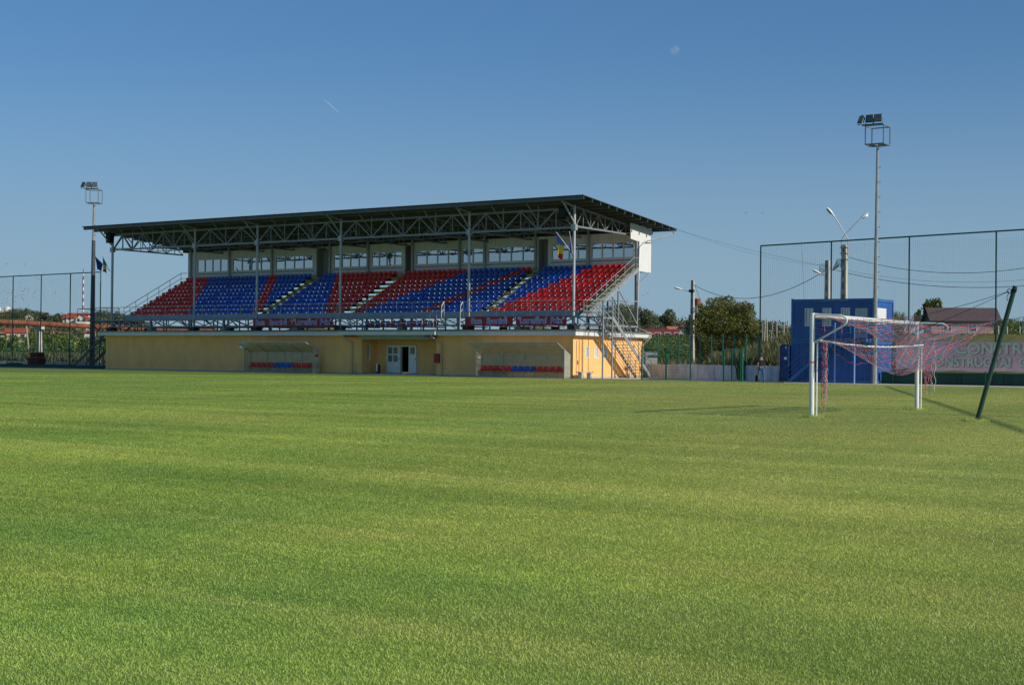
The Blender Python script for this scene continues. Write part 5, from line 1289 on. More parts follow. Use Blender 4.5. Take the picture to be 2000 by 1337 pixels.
# big bush-tree right of the stand
def big_bush():
    D = 128; p = place(1418, D); zb = 1.0; t = thing('large_bush', 'large dense dome-shaped olive green bush behind the green fence', 'bush', (p.x, p.y, zb)); C_ = []; R_ = []
    prof = [(1362, 642, 26), (1372, 618, 24), (1388, 606, 20), (1405, 600, 20), (1425, 600, 20), (1442, 606, 20), (1458, 614, 20), (1474, 634, 18), (1380, 640, 30), (1410, 630, 34), (1440, 632, 32), (1465, 650, 24), (1366, 662, 24), (1390, 668, 28), (1425, 665, 30), (1455, 672, 26), (1376, 688, 22), (1484, 660, 18), (1496, 672, 16)]
    for (u, v, r) in prof:
        for dd in (-1.2, 1.4):
            q = place(u + random.uniform(-4, 4), D + dd + random.uniform(-.6, .6), hgt(u, v, D) + random.uniform(-.2, .2)); rr = r / FPX * D * random.uniform(.72, .98); C_.append(q); R_.append((rr, rr, rr * .82))
    for k in range(60):
        u, v, r = random.choice(prof[:12]); a = random.uniform(0, 6.28); q = place(u + r * .85 * math.cos(a), D + random.uniform(-2.6, .5), hgt(u, v - r * .8 * math.sin(a), D)); rr = random.uniform(.16, .42); C_.append(q); R_.append((rr, rr, rr * .8))
    V, F, r = leafcloud(C_, R_, 60000, .125, hollow=.6); bulk('foliage', V, F, LM['bush'], r, parent=t, loc=(p.x, p.y, zb))
    m = MB()
    for k in range(8): c = Vector(C_[k * 2]); m.tube([(p.x + random.uniform(-.8, .8), p.y, zb - .5), Vector((p.x, p.y, 2)).lerp(c, .5), c], .09, 6, r1=.02)
    m.build('trunk', bark, t)
big_bush()
def reeds(name, lab, pts_fn, n, h0, h1, w, kind='reed', lean=.25):
    x, y, z = pts_fn(n); n = len(x); h = h0 + (h1 - h0) * RNG.random(n); a = RNG.random(n) * 6.283; b = RNG.random(n) * 6.283; l = h * lean * RNG.random(n) * 1.6; ww = w * (.6 + .8 * RNG.random(n)) / 2
    ca, sa = np.cos(a) * ww, np.sin(a) * ww; cb, sb = np.cos(b) * l, np.sin(b) * l
    P = [np.stack([x - ca, y - sa, z], 1), np.stack([x + ca, y + sa, z], 1), np.stack([x + ca + cb * .35, y + sa + sb * .35, z + h * .6], 1), np.stack([x - ca + cb * .35, y - sa + sb * .35, z + h * .6], 1), np.stack([x + cb, y + sb, z + h * .97], 1)]
    V = np.stack(P, 1).reshape(-1, 3); i = np.arange(n) * 5; F = np.concatenate([np.stack([i, i + 1, i + 2], 1), np.stack([i, i + 2, i + 3], 1), np.stack([i + 3, i + 2, i + 4], 1)])
    return tag(bulk(name, V, F, LM[kind], np.repeat(RNG.random(n), 5)), lab, 'vegetation', kind='stuff')
def region(u0, u1, D0, D1, base=None, lift=None):
    def f(n):
        D = D0 + (D1 - D0) * RNG.random(n); u = u0 + (u1 - u0) * RNG.random(n); lat = (u - 1000) / FPX * D
        x = CAM.x + lat * math.cos(YAW) - D * math.sin(YAW); y = CAM.y + lat * math.sin(YAW) + D * math.cos(YAW); z = terrain(x, y) - .05
        return x, y, z
    return f
reeds('reeds', 'tall green and straw reeds on the bank behind the concrete wall', region(1395, 1760, 101, 122), 26000, 1.0, 2.2, .07)
reeds('reeds', 'tangled tall weeds left of the blue containers beside the big bush', region(1440, 1560, 98, 106), 6000, 1.0, 2.1, .08)
reeds('tall_grass', 'tall yellowish grass on the bank in front of the brown-roofed house', region(1740, 2080, 112, 136), 20000, .08, .26, .05)
reeds('tall_grass', 'tall reedy grass beyond the fence on the far left', region(-140, 240, 160, 205), 42000, .6, 1.7, .085, lean=.4)
reeds('tall_grass', 'brownish weeds behind the gate right of the stand', region(1225, 1420, 118, 150), 9000, .6, 1.7, .08)
def shrub_mass(name, lab, spec, kind, leaf=.3):
    C_ = []; R_ = []
    n = 0
    for (u0, u1, D0, D1, cnt, r0, r1, zl) in spec:
        for k in range(cnt):
            u = random.uniform(u0, u1); D = random.uniform(D0, D1); p = place(u, D); r = random.uniform(r0, r1); z = float(terrain(p.x, p.y)); C_.append((p.x, p.y, z + r * zl)); R_.append((r, r, r * .85)); n += int(380 + 130 * r)
    V, F, r = leafcloud(C_, R_, n, leaf, hollow=.75); tag(bulk(name, V, F, LM[kind], r), lab, 'vegetation', kind='stuff')
# left: shrubs in front of the hillside, then the wooded skyline
shrub_mass('shrubs', 'belt of mid green shrubs below the rusty pipe on the left', [(-100, 260, 210, 320, 90, 1.4, 2.8, .7)], 'green', .42)
shrub_mass('hillside_wood', 'wooded hillside on the left horizon', [(-150, 330, 540, 640, 190, 2.0, 3.8, .6), (-150, 330, 380, 520, 46, 1.3, 2.4, .5), (-150, 330, 640, 740, 120, 2.8, 4.4, .6)], 'far', .6)
shrub_mass('hillside_wood', 'wooded hillside on the horizon right of the stand', [(1200, 1420, 520, 720, 110, 4, 7.5, .7), (1200, 1400, 380, 520, 50, 2.5, 4.5, .5), (1400, 2050, 560, 700, 60, 3, 5, .5)], 'far', .75)
shrub_mass('shrubs', 'green shrubs between the gate and the red-roofed houses', [(1225, 1350, 150, 205, 34, 1.2, 2.1, .75), (1225, 1352, 205, 245, 40, 1.6, 2.6, .8), (1262, 1350, 226, 248, 24, 1.7, 2.3, 1.55)], 'green', .28)
shrub_mass('shrubs', 'green garden shrubs right of the brown-roofed house', [(1945, 2100, 150, 165, 16, .8, 1.5, .9)], 'green', .24)
for k, (u, D, vb, vt, w, lab) in enumerate(((50, 560, 618, 601, 13, 'dark rounded tree standing alone on the left skyline'), (90, 540, 626, 610, 22, 'broad dark tree on the left skyline between the net posts'), (112, 540, 628, 611, 16, 'rounded dark tree on the skyline left of the white house'),
        (78, 540, 624, 611, 10, 'small dark tree just left of the broad one on the skyline'), (180, 520, 632, 620, 14, 'low green tree right of the white house'))):
    tree('tree', u, D, vb, vt, w, lab, 'far', 900, 7, .55, 'trees on the left skyline')
for (u, D, vb, vt, w, lab) in ((28, 225, 700, 655, 34, 'bright green bushy tree beside the pipe support'), (58, 235, 690, 648, 26, 'dark green tree behind the leaning post'), (95, 230, 702, 650, 36, 'round green tree right of the pipe support'), (130, 250, 696, 652, 34, 'green tree below the white house'), (162, 240, 700, 660, 30, 'green tree behind the left staircase'), (6, 230, 700, 660, 30, 'green tree at the left edge of the frame')):
    tree('tree', u, D, vb, vt, w, lab, 'green', 2200, 10, .34, 'green trees under the rusty pipe')
tree('pale_tree', 1262, 470, 648, 603, 36, 'pale airy tree nearest the stand on the right skyline', 'pale', 2600, 14, .55, 'pale poplars right of the stand', low=.3)
tree('pale_tree', 1304, 470, 648, 603, 46, 'wider pale airy tree left of the lamp pole', 'pale', 3200, 16, .55, 'pale poplars right of the stand', low=.25)
tree('tree', 1822, 185, 660, 584, 62, 'round olive green tree behind the brown-roofed house', 'bush', 6500, 18, .30)
tree('tree', 1794, 182, 650, 603, 20, 'small dark tree at the left gable of the brown-roofed house', 'green', 1500, 8, .26)

# ------------------------------------------------------------------ distant buildings and structures
def house(name, u, D, vb, w_m, d_m, wall_h, roof_h, rot, lab, wallc, roofc, gable='x', windows=3, z0=None, overhang=.4, rows=1, cat='house'):
    p = place(u, D); zb = hgt(u, vb, D) if z0 is None else z0; t = thing(name, lab, cat, (p.x, p.y, zb)); t.rotation_euler = (0, 0, 0)
    Rm = Matrix.Translation((p.x, p.y, zb)) @ Matrix.Rotation(YAW + rot, 4, 'Z')
    def TF(m): m.v = [tuple(Rm @ Vector(v)) for v in m.v]; return m
    w, d = w_m / 2, d_m / 2
    TF(MB().box(-w, w, -d, d, -2.5, wall_h)).build('wall', wallc, t)
    o = overhang
    if gable == 'x':   # ridge along x
        prof = [(-d - o, wall_h - .15), (0, wall_h + roof_h), (d + o, wall_h - .15), (d + o, wall_h - .27), (0, wall_h + roof_h - .14), (-d - o, wall_h - .27)]
        ro = TF(MB().prism(prof, 'x', -w - o, w + o)).build('roof', roofc, t); TF(MB().prism([(-d, wall_h + .002), (0, wall_h + roof_h - .2), (d, wall_h + .002)], 'x', -w + .01, w - .01)).build('gable_wall', wallc, t)
    else:
        prof = [(-w - o, wall_h - .15), (0, wall_h + roof_h), (w + o, wall_h - .15), (w + o, wall_h - .27), (0, wall_h + roof_h - .14), (-w - o, wall_h - .27)]
        ro = TF(MB().prism(prof, 'y', -d - o, d + o)).build('roof', roofc, t); TF(MB().prism([(-w, wall_h + .002), (0, wall_h + roof_h - .2), (w, wall_h + .002)], 'y', -d + .01, d - .01)).build('gable_wall', wallc, t)
    for r_ in range(rows):
        for k in range(windows):
            x = -w + 2 * w * (k + .5) / windows; z = wall_h * (r_ + .35) / rows; f = TF(MB().box(x - .55, x + .55, -d - .03, -d + .01, z - .1, z + 1.0)).build('window', plast, t)
            TF(MB().box(x - .45, x + .45, -d - .05, -d - .032, z, z + .9)).build('pane', mat('dark_window', (.05, .06, .07), .15), f)
    return t, TF
rtile = mat('red_roof_tiles', (.33, .065, .035), .8, 0, .2, 1.5); mtile = mat('maroon_roof_tiles', (.20, .035, .035), .7, 0, .15, 1.5); otile = mat('orange_roof_tiles', (.48, .15, .07), .8, 0, .15, 1.5)
wh = mat('white_house_wall', (.68, .66, .60), .9); pinkw = mat('pinkish_render', (.46, .31, .24), .9, 0, .12, 1); cwall = mat('cream_house_wall', (.62, .50, .36), .9)
house('white_house', 153, 500, 628, 6.8, 6, 1.4, 1.6, R(0), 'white house with red roofs below the radio mast', wh, rtile, 'x', 3)
house('white_house', 162, 496, 630, 3.6, 5, 1.3, 1.8, R(0), 'white gable wing of the house in front of the radio mast', wh, rtile, 'y', 2)
house('white_house', 139, 500, 627, 4.4, 5, 1.0, 1.2, R(0), 'red-roofed left wing of the white house', wh, rtile, 'x', 2)
house('red_roofed_house', 33, 300, 668, 4.2, 4, 2.2, .75, R(20), 'low house with a bright red roof under the rusty pipe', cwall, rtile, 'x', 2)
house('red_roofed_house', 12, 310, 668, 3.6, 4, 2.0, .5, R(0), 'low house with a dull brown-red roof at the left edge', cwall, mat('dull_roof', (.22, .07, .05), .8), 'x', 2)
house('red_roofed_house', 103, 330, 662, 2.6, 3, 1.4, .6, R(30), 'small house with a red roof between green trees', cwall, rtile, 'y', 1)
house('red_roofed_house', 176, 360, 655, 2.0, 3, 1.0, .5, R(0), 'tiny red roofed house behind the left staircase', wh, rtile, 'x', 1)
house('hill_house', 27, 620, 622, 4, 4, 1.2, 1.2, R(15), 'small house with a reddish roof beside the white spire', cwall, rtile, 'x', 1)
house('hill_house', 52, 560, 626, 3.4, 4, 1.3, 1.6, R(40), 'grey gabled house on the left hillside', wh, mat('grey_brown_roof', (.20, .12, .10), .8), 'y', 1)
# white building with two domes, spire, mast
def domes():
    D = 900; p = place(6, D); zb = hgt(6, 618, D); t = thing('domed_building', 'white building with two white domes on the far left hilltop', 'building', (p.x, p.y, zb)); Rm = Matrix.Translation((p.x, p.y, zb)) @ Matrix.Rotation(YAW, 4, 'Z')
    def TF(m): m.v = [tuple(Rm @ Vector(v)) for v in m.v]; return m
    TF(MB().box(-5, 4.6, -2, 2, -4, 3.6)).build('wall', cwall, t); TF(MB().box(-4.8, 4.4, -2.05, -2.01, .8, 2.4)).build('window', mat('dark_window', (.05, .06, .07)), t)
    for cx, r in ((-3.6, 2.1), (2.4, 2.2)):
        m = MB(); n = 12; V = []
        for i in range(7):
            a = math.pi / 2 * i / 6
            for k in range(n): q = 6.283 * k / n; V.append((cx + r * math.cos(a) * math.cos(q) * 1, r * math.cos(a) * math.sin(q), 4.2 + r * math.sin(a)))
        m.add(V, [(i * n + k, i * n + (k + 1) % n, (i + 1) * n + (k + 1) % n, (i + 1) * n + k) for i in range(6) for k in range(n)]); m.prism([(cx + r * math.cos(6.283 * k / n), r * math.sin(6.283 * k / n)) for k in range(n)], 'z', 3.58, 4.2); TF(m).build('dome', wh, t, smooth=True)
domes()
D = 640; p = place(34.5, D); zb = hgt(34, 618, D); t = thing('church', 'small church with a thin white spire on the left hilltop', 'church', (p.x, p.y, zb))
MB().box(p.x - .9, p.x + .9, p.y - .9, p.y + .9, zb - 3, zb + .9).build('wall', wh, t); MB().add([(p.x - .5, p.y - .5, zb + .9), (p.x + .5, p.y - .5, zb + .9), (p.x + .5, p.y + .5, zb + .9), (p.x - .5, p.y + .5, zb + .9), (p.x, p.y, zb + 3.2)], [(0, 1, 4), (1, 2, 4), (2, 3, 4), (3, 0, 4)]).build('spire', wh, t)
D = 700; p = place(161, D); zb = hgt(161, 625, D); zt_ = hgt(161, 525, D); t = thing('radio_mast', 'thin red and white banded radio mast on the left skyline', 'mast', (p.x, p.y, zb)); mr = mat('mast_red', (.45, .06, .05), .6); n = 14
for k in range(n):
    a = zb + (zt_ - zb) * k / n; b = zb + (zt_ - zb) * (k + 1) / n
    MB().bar((p.x, p.y, a), (p.x, p.y, b), .55 if k < n - 2 else .3).build('band', mr if k % 2 else wh, t)
# rusty district-heating pipe on concrete supports
def pipes():
    rust = mat('rusty_pipe', (.11, .045, .028), .85, 0, .35, .35, bump=.3, bscale=8, col2=(.26, .085, .04))
    t = thing('heating_pipe', 'long rusty orange-brown pipeline crossing the left background', 'pipeline', tuple(place(77, 205)))
    P = [W_(-160, 617, 196), W_(0, 628, 200), W_(77, 632, 205), W_(190, 638, 216), W_(300, 642, 240), W_(420, 645, 262)]
    MB().tube(P, .36, 12).build('pipe', rust, t, smooth=True)
    m = MB()
    for f in np.linspace(0, 1, 22):
        k = f * (len(P) - 1); i = min(int(k), len(P) - 2); a = P[i].lerp(P[i + 1], k - i); d = (P[i + 1] - P[i]).normalized(); m.tube([a - d * .05, a + d * .05], .385, 12)
    m.build('collar', mat('dark_rust', (.12, .05, .035), .9), t)
    for u in (77, -70, 300):
        i = {77: 2, -70: 1, 300: 4}[u]; q = P[2] if u == 77 else (P[0].lerp(P[1], .55) if u == -70 else P[4])
        s = MB(); s.add([(q.x - .35, q.y - .35, -.3), (q.x + .35, q.y - .35, -.3), (q.x + .35, q.y + .35, -.3), (q.x - .35, q.y + .35, -.3), (q.x - .22, q.y - .22, q.z - .8), (q.x + .22, q.y - .22, q.z - .8), (q.x + .22, q.y + .22, q.z - .8), (q.x - .22, q.y + .22, q.z - .8)], [(0, 3, 2, 1), (4, 5, 6, 7), (0, 1, 5, 4), (1, 2, 6, 5), (2, 3, 7, 6), (3, 0, 4, 7)]); s.box(q.x - .75, q.x + .75, q.y - .3, q.y + .3, q.z - .8, q.z - .37); s.build('support', conc, t)
    t = thing('heating_pipe', 'brownish pipeline low behind the green fence right of the stand', 'pipeline', tuple(place(1300, 190)))
    P = [W_(1180, 681, 200), W_(1345, 688, 176), W_(1420, 692, 170)]; MB().tube(P, .30, 10).build('pipe', rust, t, smooth=True)
    s = MB()
    for q in P: s.box(q.x - .2, q.x + .2, q.y - .2, q.y + .2, 0, q.z - .25)
    s.build('support', conc, t)
    a = place(51, 222); tag(MB().tube([a + Vector((.9, 0, hgt(56, 702, 222))), a + Vector((-.0, 0, hgt(50, 636, 222)))], .13, 6).build('leaning_post', wood), 'pale leaning wooden post left of the pipe support', 'post')
pipes()
# right background
house('maroon_roofed_house', 1306, 260, 664, 8.6, 6, 1.0, 1.05, R(-10), 'long house with a wide maroon roof behind the green fence', cwall, mtile, 'x', 5)
for du, lab in ((1335, 'left peach gable dormer house beside the lamp pole'), (1343, 'right peach gable dormer house beside the lamp pole')):
    house('gabled_house', du, 252, 668, 1.35, 3, 1.5, 1.35, R(-15), lab, cwall, mat('dark_gable_roof', (.07, .05, .06), .7), 'y', 1, overhang=.15)
house('orange_roofed_building', 1322, 400, 652, 5.0, 4, 1.3, .8, R(0), 'pale building with an orange roof on the hillside right of the stand', wh, otile, 'x', 4)
house('orange_roofed_building', 1336, 398, 652, 1.6, 2.4, 2.2, .5, R(0), 'small white tower wing with orange roof on the hillside', wh, otile, 'y', 1, rows=2)
t_, TF_ = house('garden_shed', 1271, 118, 713, .95, 1.6, 1.0, .12, R(0), 'small grey shed seen through the mesh gate', mat('shed_grey', (.42, .44, .44), .7), galvd, 'x', 0, overhang=.12, cat='shed')
D = 330; p = place(1362, D); zb, z1, z2 = 0, hgt(1362, 596, D), hgt(1362, 583, D); t = thing('water_tower', 'cylindrical concrete tower with a brick-red top behind the bush', 'tower', (p.x, p.y, zb))
MB().tube([(p.x, p.y, zb), (p.x, p.y, z1)], .68, 16, r1=.62).build('shaft', conc, t, smooth=True); MB().tube([(p.x, p.y, z1), (p.x, p.y, z2)], .70, 16).build('brick_top', mat('brick_red', (.26, .09, .06), .9, 0, .25, 6), t, smooth=True)
m = MB()
for k in range(6): z = zb + (z1 - zb) * (.35 + k * .1); m.box(p.x - .08, p.x + .08, p.y - .70, p.y - .62, z, z + .3)
m.build('opening', dark, t)
def brown_house():
    D = 150; u0, u1 = 1808, 1938; pc = place((u0 + u1) / 2, D); zb = hgt(1870, 657, D)
    w = (u1 - u0) / FPX * D / 2; t = thing('brown_roofed_house', 'single-storey pink house with a dark brown metal roof on the bank', 'house', (pc.x, pc.y, zb))
    Rm = Matrix.Translation((pc.x, pc.y, zb)) @ Matrix.Rotation(YAW - R(6), 4, 'Z')
    def TF(m): m.v = [tuple(Rm @ Vector(v)) for v in m.v]; return m
    wh_ = 1.75; rh = hgt(1870, 601, D) - zb; ed = hgt(1870, 627, D) - zb; d = 2.2
    TF(MB().box(-w + .25, w - .45, -d, d, -2.0, ed)).build('wall', pinkw, t)
    m = MB(); ys = [(-d - .35, ed - .05), (0, rh), (d + .35, ed - .05)]; n = 46; xs = np.linspace(-w, w + .35, n * 2 + 1); V = []
    for i, x in enumerate(xs):
        e = .035 if i % 2 else 0
        for yy, zz in ys: V.append((x, yy, zz + e))
    k = len(V); V += [(a, b, c - .05) for a, b, c in V[:k]]
    m.add(V, [f for i in range(len(xs) - 1) for j in range(2) for f in ((i * 3 + j, i * 3 + 3 + j, i * 3 + 4 + j, i * 3 + 1 + j), (i * 3 + j + k, i * 3 + 1 + j + k, i * 3 + 4 + j + k, i * 3 + 3 + j + k))])
    TF(m).build('roof', mat('brown_metal_roof', (.14, .095, .085), .5, 0, .15, 2), t)
    TF(MB().prism([(-d, ed + .002), (0, rh - .12), (d, ed + .002)], 'x', -w + .26, w - .46)).build('gable_wall', mat('dark_wood', (.10, .05, .035), .8), t)
    TF(MB().box(-w, w + .35, -d - .42, -d - .34, ed - .16, ed - .04)).build('gutter', dark, t)
    for x in (-1.6, .9): o = TF(MB().box(x - .45, x + .45, -d - .04, -d + .01, .45, 1.3)).build('window', plast, t); TF(MB().box(x - .36, x + .36, -d - .06, -d - .042, .53, 1.22)).build('pane', mat('dark_window', (.05, .06, .07)), o)
brown_house()
# vineyard posts and a white-post fence on the bank
for k, (u, v0, v1, lean) in enumerate(((1489, 648, 628, .0), (1493, 650, 624, .05), (1498, 652, 620, 0), (1506, 644, 624, .12), (1517, 650, 628, 0), (1531, 650, 629, 0), (1538, 640, 626, .0))):
    D = 124; b = W_(u, v0 + 16, D); a = W_(u + lean * 30, v1, D); tag(MB().tube([b, a], .045, 6).build('vineyard_stake', conc if k % 3 else wood), f"{['first','second','third','fourth, leaning,','fifth','sixth','last'][k]} pale stake from the left above the reeds behind the wall", 'stake', 'pale stakes above the reeds')
for k, u in enumerate((1950, 1967, 1992, 2010)):
    D = 140; tag(MB().tube([W_(u, 668, D), W_(u, 636 + k, D)], .06, 6).build('white_post', conc), f"pale fence post right of the brown-roofed house, {['first','second','third','fourth'][k]} from the house", 'post', 'pale posts right of the brown-roofed house')
# pale rubble line at the foot of the bank
shr = mat('pale_rubble', (.42, .38, .30), .9, 0, .3, 3, bump=.6)
m = MB()
for k in range(240):
    p = place(random.uniform(1745, 2060), random.uniform(103.2, 104.6)); z = float(terrain(p.x, p.y)); r = random.uniform(.03, .10); m.add([(p.x - r, p.y, z - .03), (p.x + r, p.y - .05, z - .03), (p.x, p.y + r, z - .03), (p.x, p.y - r, z), (p.x + .02, p.y, z + r * .8)], [(0, 3, 4), (3, 1, 4), (1, 2, 4), (2, 0, 4)])
tag(m.build('rubble', shr), 'pale stones scattered along the foot of the grassy bank', 'stones', kind='stuff')

# ------------------------------------------------------------------ birds, moon, vapour trail
def birds():
    m = MB(); m.add([(-.02, 0, 0), (0, -.16, 0), (.02, 0, 0), (0, .13, .01), (0, 0, .035), (0, 0, -.03)], [(0, 1, 4), (1, 2, 4), (2, 3, 4), (3, 0, 4), (1, 0, 5), (2, 1, 5), (3, 2, 5), (0, 3, 5)])
    m.add([(0, -.05, .01), (0, .06, .01), (.16, .03, .07), (.30, .06, .03)], [(0, 1, 2), (1, 3, 2), (0, 2, 3)]); m.add([(0, -.05, .01), (0, .06, .01), (-.16, .03, .07), (-.30, .06, .03)], [(1, 0, 2), (3, 1, 2), (2, 0, 3)])
    bm1 = mat('bird_plumage', (.10, .10, .10), .8); bm2 = mat('pale_bird_plumage', (.60, .58, .55), .7)
    o1 = m.build('bird', bm1, origin=(0, 0, 0)); o2 = m.build('bird', bm2, origin=(0, 0, 0))
    first = {0: True, 1: True}; src = [o1, o2]
    for k in range(120):
        w = 1 if random.random() < .4 else 0
        o = src[w] if first[w] else src[w].copy()
        if not first[w]: COL.objects.link(o)
        first[w] = False
        u = random.gauss(30, 34); v = 575 + random.gauss(0, 15) - (u - 30) * .12; u = min(max(u, -40), 118); D = random.uniform(165, 210)
        o.location = W_(u, min(v, 612), D); o.rotation_euler = (random.uniform(-.5, .5), random.uniform(-.8, .8), random.uniform(0, 6.28)); s = random.uniform(.42, .72); o.scale = (s,) * 3
        tag(o, 'small white bird flying in the flock beyond the left net' if w else 'small dark bird flying in the flock beyond the left net', 'bird', 'white birds of the flock' if w else 'dark birds of the flock')
    for u, v, lab in ((11, 515, 'dark bird high above the flock, nearer the left edge'), (46, 516, 'dark bird high above the flock, further right'), (1455, 415, 'lone dark bird high right of the stand roof, left one of two'), (1487, 416, 'lone dark bird high right of the stand roof, right one of two'), (1263, 573, 'dark bird gliding beside the right end of the stand'), (1255, 577, 'dark bird gliding just below another beside the stand')):
        o = o1.copy(); COL.objects.link(o); o.location = W_(u, v, 170); o.rotation_euler = (.2, .1, u); o.scale = (.8,) * 3; o['label'] = lab; o['group'] = 'lone birds in the sky'
birds()
def translucent_sky(name, col, fac):
    m = bpy.data.materials.new(name); m.use_nodes = True; N = m.node_tree.nodes; L = m.node_tree.links; N.remove(N['Principled BSDF'])
    d = N.new('ShaderNodeBsdfDiffuse'); d.inputs[0].default_value = (*col, 1); t = N.new('ShaderNodeBsdfTransparent'); mx = N.new('ShaderNodeMixShader')
    lw = N.new('ShaderNodeLayerWeight'); lw.inputs[0].default_value = .5
    mt = N.new('ShaderNodeMath'); mt.operation = 'MULTIPLY'; mt.inputs[1].default_value = fac
    iv = N.new('ShaderNodeMath'); iv.operation = 'SUBTRACT'; iv.inputs[0].default_value = 1.0; L.new(lw.outputs['Facing'], iv.inputs[1]); L.new(iv.outputs[0], mt.inputs[0])
    L.new(mt.outputs[0], mx.inputs[0]); L.new(t.outputs[0], mx.inputs[1]); L.new(d.outputs[0], mx.inputs[2]); L.new(mx.outputs[0], N['Material Output'].inputs[0]); return m
def sphere_mb(c, r, ax=None, n=24, k=14):
    ax = ax or (Vector((1, 0, 0)), Vector((0, 1, 0)), Vector((0, 0, 1))); V = []
    for i in range(k + 1):
        a = -math.pi / 2 + math.pi * i / k
        for j in range(n): q = 2 * math.pi * j / n; V.append(Vector(c) + ax[0] * (r[0] * math.cos(a) * math.cos(q)) + ax[1] * (r[1] * math.cos(a) * math.sin(q)) + ax[2] * (r[2] * math.sin(a)))
    return MB().add(V, [(i * n + j, i * n + (j + 1) % n, (i + 1) * n + (j + 1) % n, (i + 1) * n + j) for i in range(k) for j in range(n)])
tag(sphere_mb(W_(1313, 97, 3000), (10.2,) * 3).build('moon', translucent_sky('moon_surface', (.72, .72, .70), .14), smooth=True), 'faint pale half moon high in the blue sky', 'moon')
a, b = W_(627, 193, 3500), W_(657, 220, 3500); dd = (b - a).normalized(); sd = dd.cross(dvec).normalized()
tag(sphere_mb((a + b) / 2, ((b - a).length / 2, 1.6, 1.6), (dd, sd, dd.cross(sd))).build('vapour_trail', translucent_sky('vapour', (.8, .8, .8), .2), smooth=True), 'short thin white vapour trail above the left part of the stand', 'vapour trail', kind=None)

# ------------------------------------------------------------------ person
def skin_mesh(name, verts, edges, radii, m, parent, T, sub=2, root=0):
    me = bpy.data.meshes.new(name); me.from_pydata([tuple(v) for v in verts], edges, []); o = bpy.data.objects.new(name, me); COL.objects.link(o)
    sk = o.modifiers.new('skin', 'SKIN'); sk.use_smooth_shade = True
    for i, r in enumerate(radii):
        d = me.skin_vertices[0].data[i]; d.radius = (r, r) if not isinstance(r, tuple) else r; d.use_root = (i == root)
    s = o.modifiers.new('sub', 'SUBSURF'); s.levels = s.render_levels = sub
    dg = bpy.context.evaluated_depsgraph_get(); dg.update(); new = bpy.data.meshes.new_from_object(o.evaluated_get(dg)); COL.objects.unlink(o); bpy.data.objects.remove(o)
    v = np.empty(len(new.vertices) * 3); new.vertices.foreach_get('co', v); v = v.reshape(-1, 3); v = np.array([list(T @ Vector(q)) for q in v])
    new.vertices.foreach_set('co', v.ravel()); new.materials.clear(); new.materials.append(m); new.polygons.foreach_set('use_smooth', [True] * len(new.polygons)); new.update()
    q = bpy.data.objects.new(name, new); COL.objects.link(q)
    if parent: q.parent = parent
    WL[q.name] = WL[parent.name] if parent else Vector((0, 0, 0)); return q
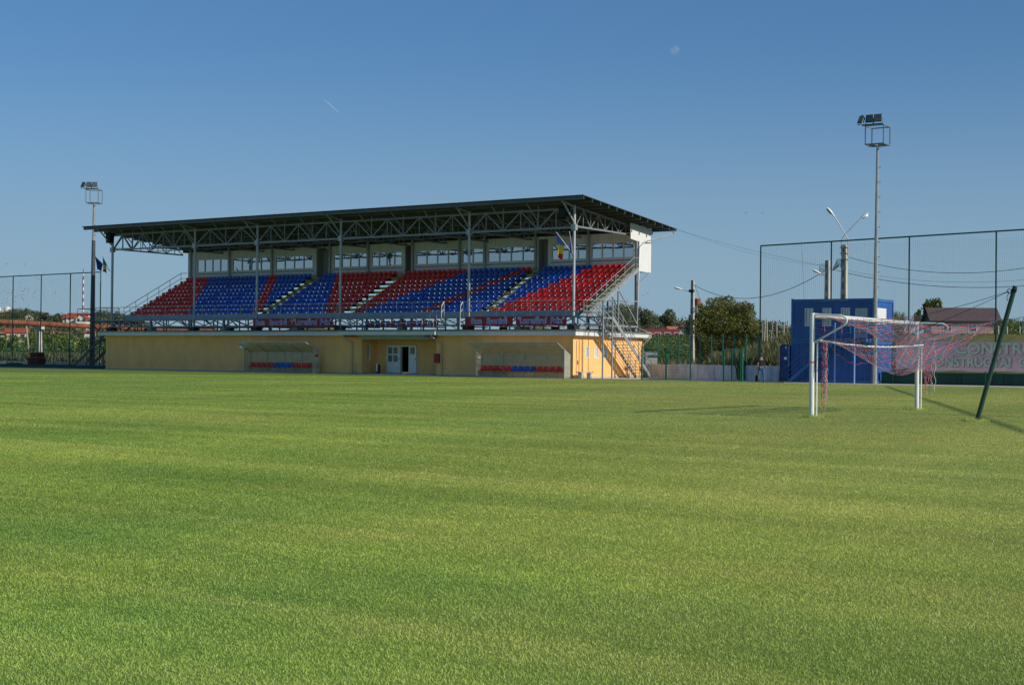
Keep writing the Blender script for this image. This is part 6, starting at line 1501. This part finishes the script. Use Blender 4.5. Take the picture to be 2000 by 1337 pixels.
def person():
    p = place(1487, 92.6); t = thing('person', 'person in a dark T-shirt and blue jeans walking away beside the concrete wall', 'person', (p.x, p.y, 0))
    T = Matrix.Rotation(YAW + R(12), 4, 'Z')      # facing away from the camera; local coords relative to the Empty
    sk = mat('skin', (.36, .19, .12), .6); sh = mat('navy_shirt', (.010, .012, .028), .8); je = mat('blue_jeans', (.045, .10, .20), .85); hr = mat('dark_hair', (.015, .010, .008), .8); so_ = mat('shoe', (.03, .03, .03), .7)
    # local: x right, y forward, z up. right hand swung out to the right
    V = [(0, 0, .98), (0, 0, 1.12), (0, .0, 1.30), (0, -.01, 1.42), (0, 0, 1.50), (0, .015, 1.58), (0, .02, 1.66), (0, .015, 1.71),
         (.10, 0, .92), (.15, -.04, .52), (.17, -.10, .10), (.18, .02, .035),
         (-.10, 0, .92), (-.14, .06, .52), (-.17, .02, .09), (-.17, .14, .035),
         (.17, -.01, 1.41), (.25, -.02, 1.16), (.34, .05, .97), (.36, .06, .91),
         (-.17, -.01, 1.41), (-.22, -.02, 1.14), (-.24, .06, .92), (-.245, .08, .86)]
    E = [(0, 1), (1, 2), (2, 3), (3, 4), (4, 5), (5, 6), (6, 7), (0, 8), (8, 9), (9, 10), (10, 11), (0, 12), (12, 13), (13, 14), (14, 15), (3, 16), (16, 17), (17, 18), (18, 19), (3, 20), (20, 21), (21, 22), (22, 23)]
    Rr = [(.15, .10), (.13, .09), (.16, .10), (.13, .085), .055, .085, .09, .055, .085, .055, .04, .035, .085, .055, .04, .035, .06, .043, .030, .035, .06, .043, .030, .035]
    # fingers: five per hand, uneven and slightly curled
    for h, (hx, hy, hz), s in ((19, V[19], 1), (23, V[23], -1)):
        for k, (dx, dy, ln) in enumerate(((-.028, .0, .075), (-.010, .006, .085), (.010, .008, .08), (.027, .004, .062))):
            i = len(V); V.append((hx + dx, hy + dy + .01, hz - .05)); Rr.append(.011); V.append((hx + dx * 1.05, hy + dy + .022, hz - .05 - ln * .55)); Rr.append(.009); V.append((hx + dx, hy + dy + .042, hz - .05 - ln)); Rr.append(.007)
            E += [(h, i), (i, i + 1), (i + 1, i + 2)]
        i = len(V); V.append((hx - s * .035, hy + .02, hz - .015)); Rr.append(.012); V.append((hx - s * .055, hy + .035, hz - .055)); Rr.append(.009); E += [(h, i), (i, i + 1)]
    skin_mesh('body', V, E, Rr, sk, t, T)
    V = [(0, 0, .93), (0, 0, 1.12), (0, 0, 1.30), (0, -.01, 1.43), (.17, -.01, 1.42), (.235, -.02, 1.24), (-.17, -.01, 1.42), (-.215, -.02, 1.22)]
    skin_mesh('t_shirt', V, [(0, 1), (1, 2), (2, 3), (3, 4), (4, 5), (3, 6), (6, 7)], [(.175, .125), (.155, .11), (.185, .12), (.15, .10), .078, .068, .078, .068], sh, t, T)
    V = [(0, 0, .97), (.095, 0, .90), (.15, -.04, .52), (.17, -.10, .09), (-.095, 0, .90), (-.14, .06, .52), (-.17, .02, .08)]
    skin_mesh('jeans', V, [(0, 1), (1, 2), (2, 3), (0, 4), (4, 5), (5, 6)], [(.16, .115), .105, .078, .062, .105, .078, .062], je, t, T)
    skin_mesh('hair', [(0, -.02, 1.60), (0, .0, 1.68), (0, .01, 1.735)], [(0, 1), (1, 2)], [.082, .098, .06], hr, t, T)
    for (x, y) in ((.18, -.04), (-.17, .08)): skin_mesh('shoe', [(x, y - .10, .045), (x, y + .05, .04), (x, y + .17, .03)], [(0, 1), (1, 2)], [.045, .048, .035], so_, t, T, 1)
person()
p = place(1480, 93.2); b = MB(); b.prism([(p.x + math.cos(a) * .14, p.y + math.sin(a) * .14) for a in np.linspace(0, 2 * math.pi, 12, endpoint=False)], 'z', .0, .42)
tag(b.build('bucket', black, smooth=True), 'dark bucket on the ground behind the walking person', 'bucket')
b = MB().box(p.x - .16, p.x - .10, p.y + .1, p.y + .14, .0, 1.02); tag(b.build('marker_stick', mat('yellow_paint', (.6, .5, .05), .5)), 'thin yellow stick against the wall beside the walking person', 'stick')

# ------------------------------------------------------------------ haze
hz = MB().box(-900, 700, -160, 1100, -4, 60).build('haze', None, origin=(0, 0, 0)) if False else None
print('objects', len(bpy.data.objects))
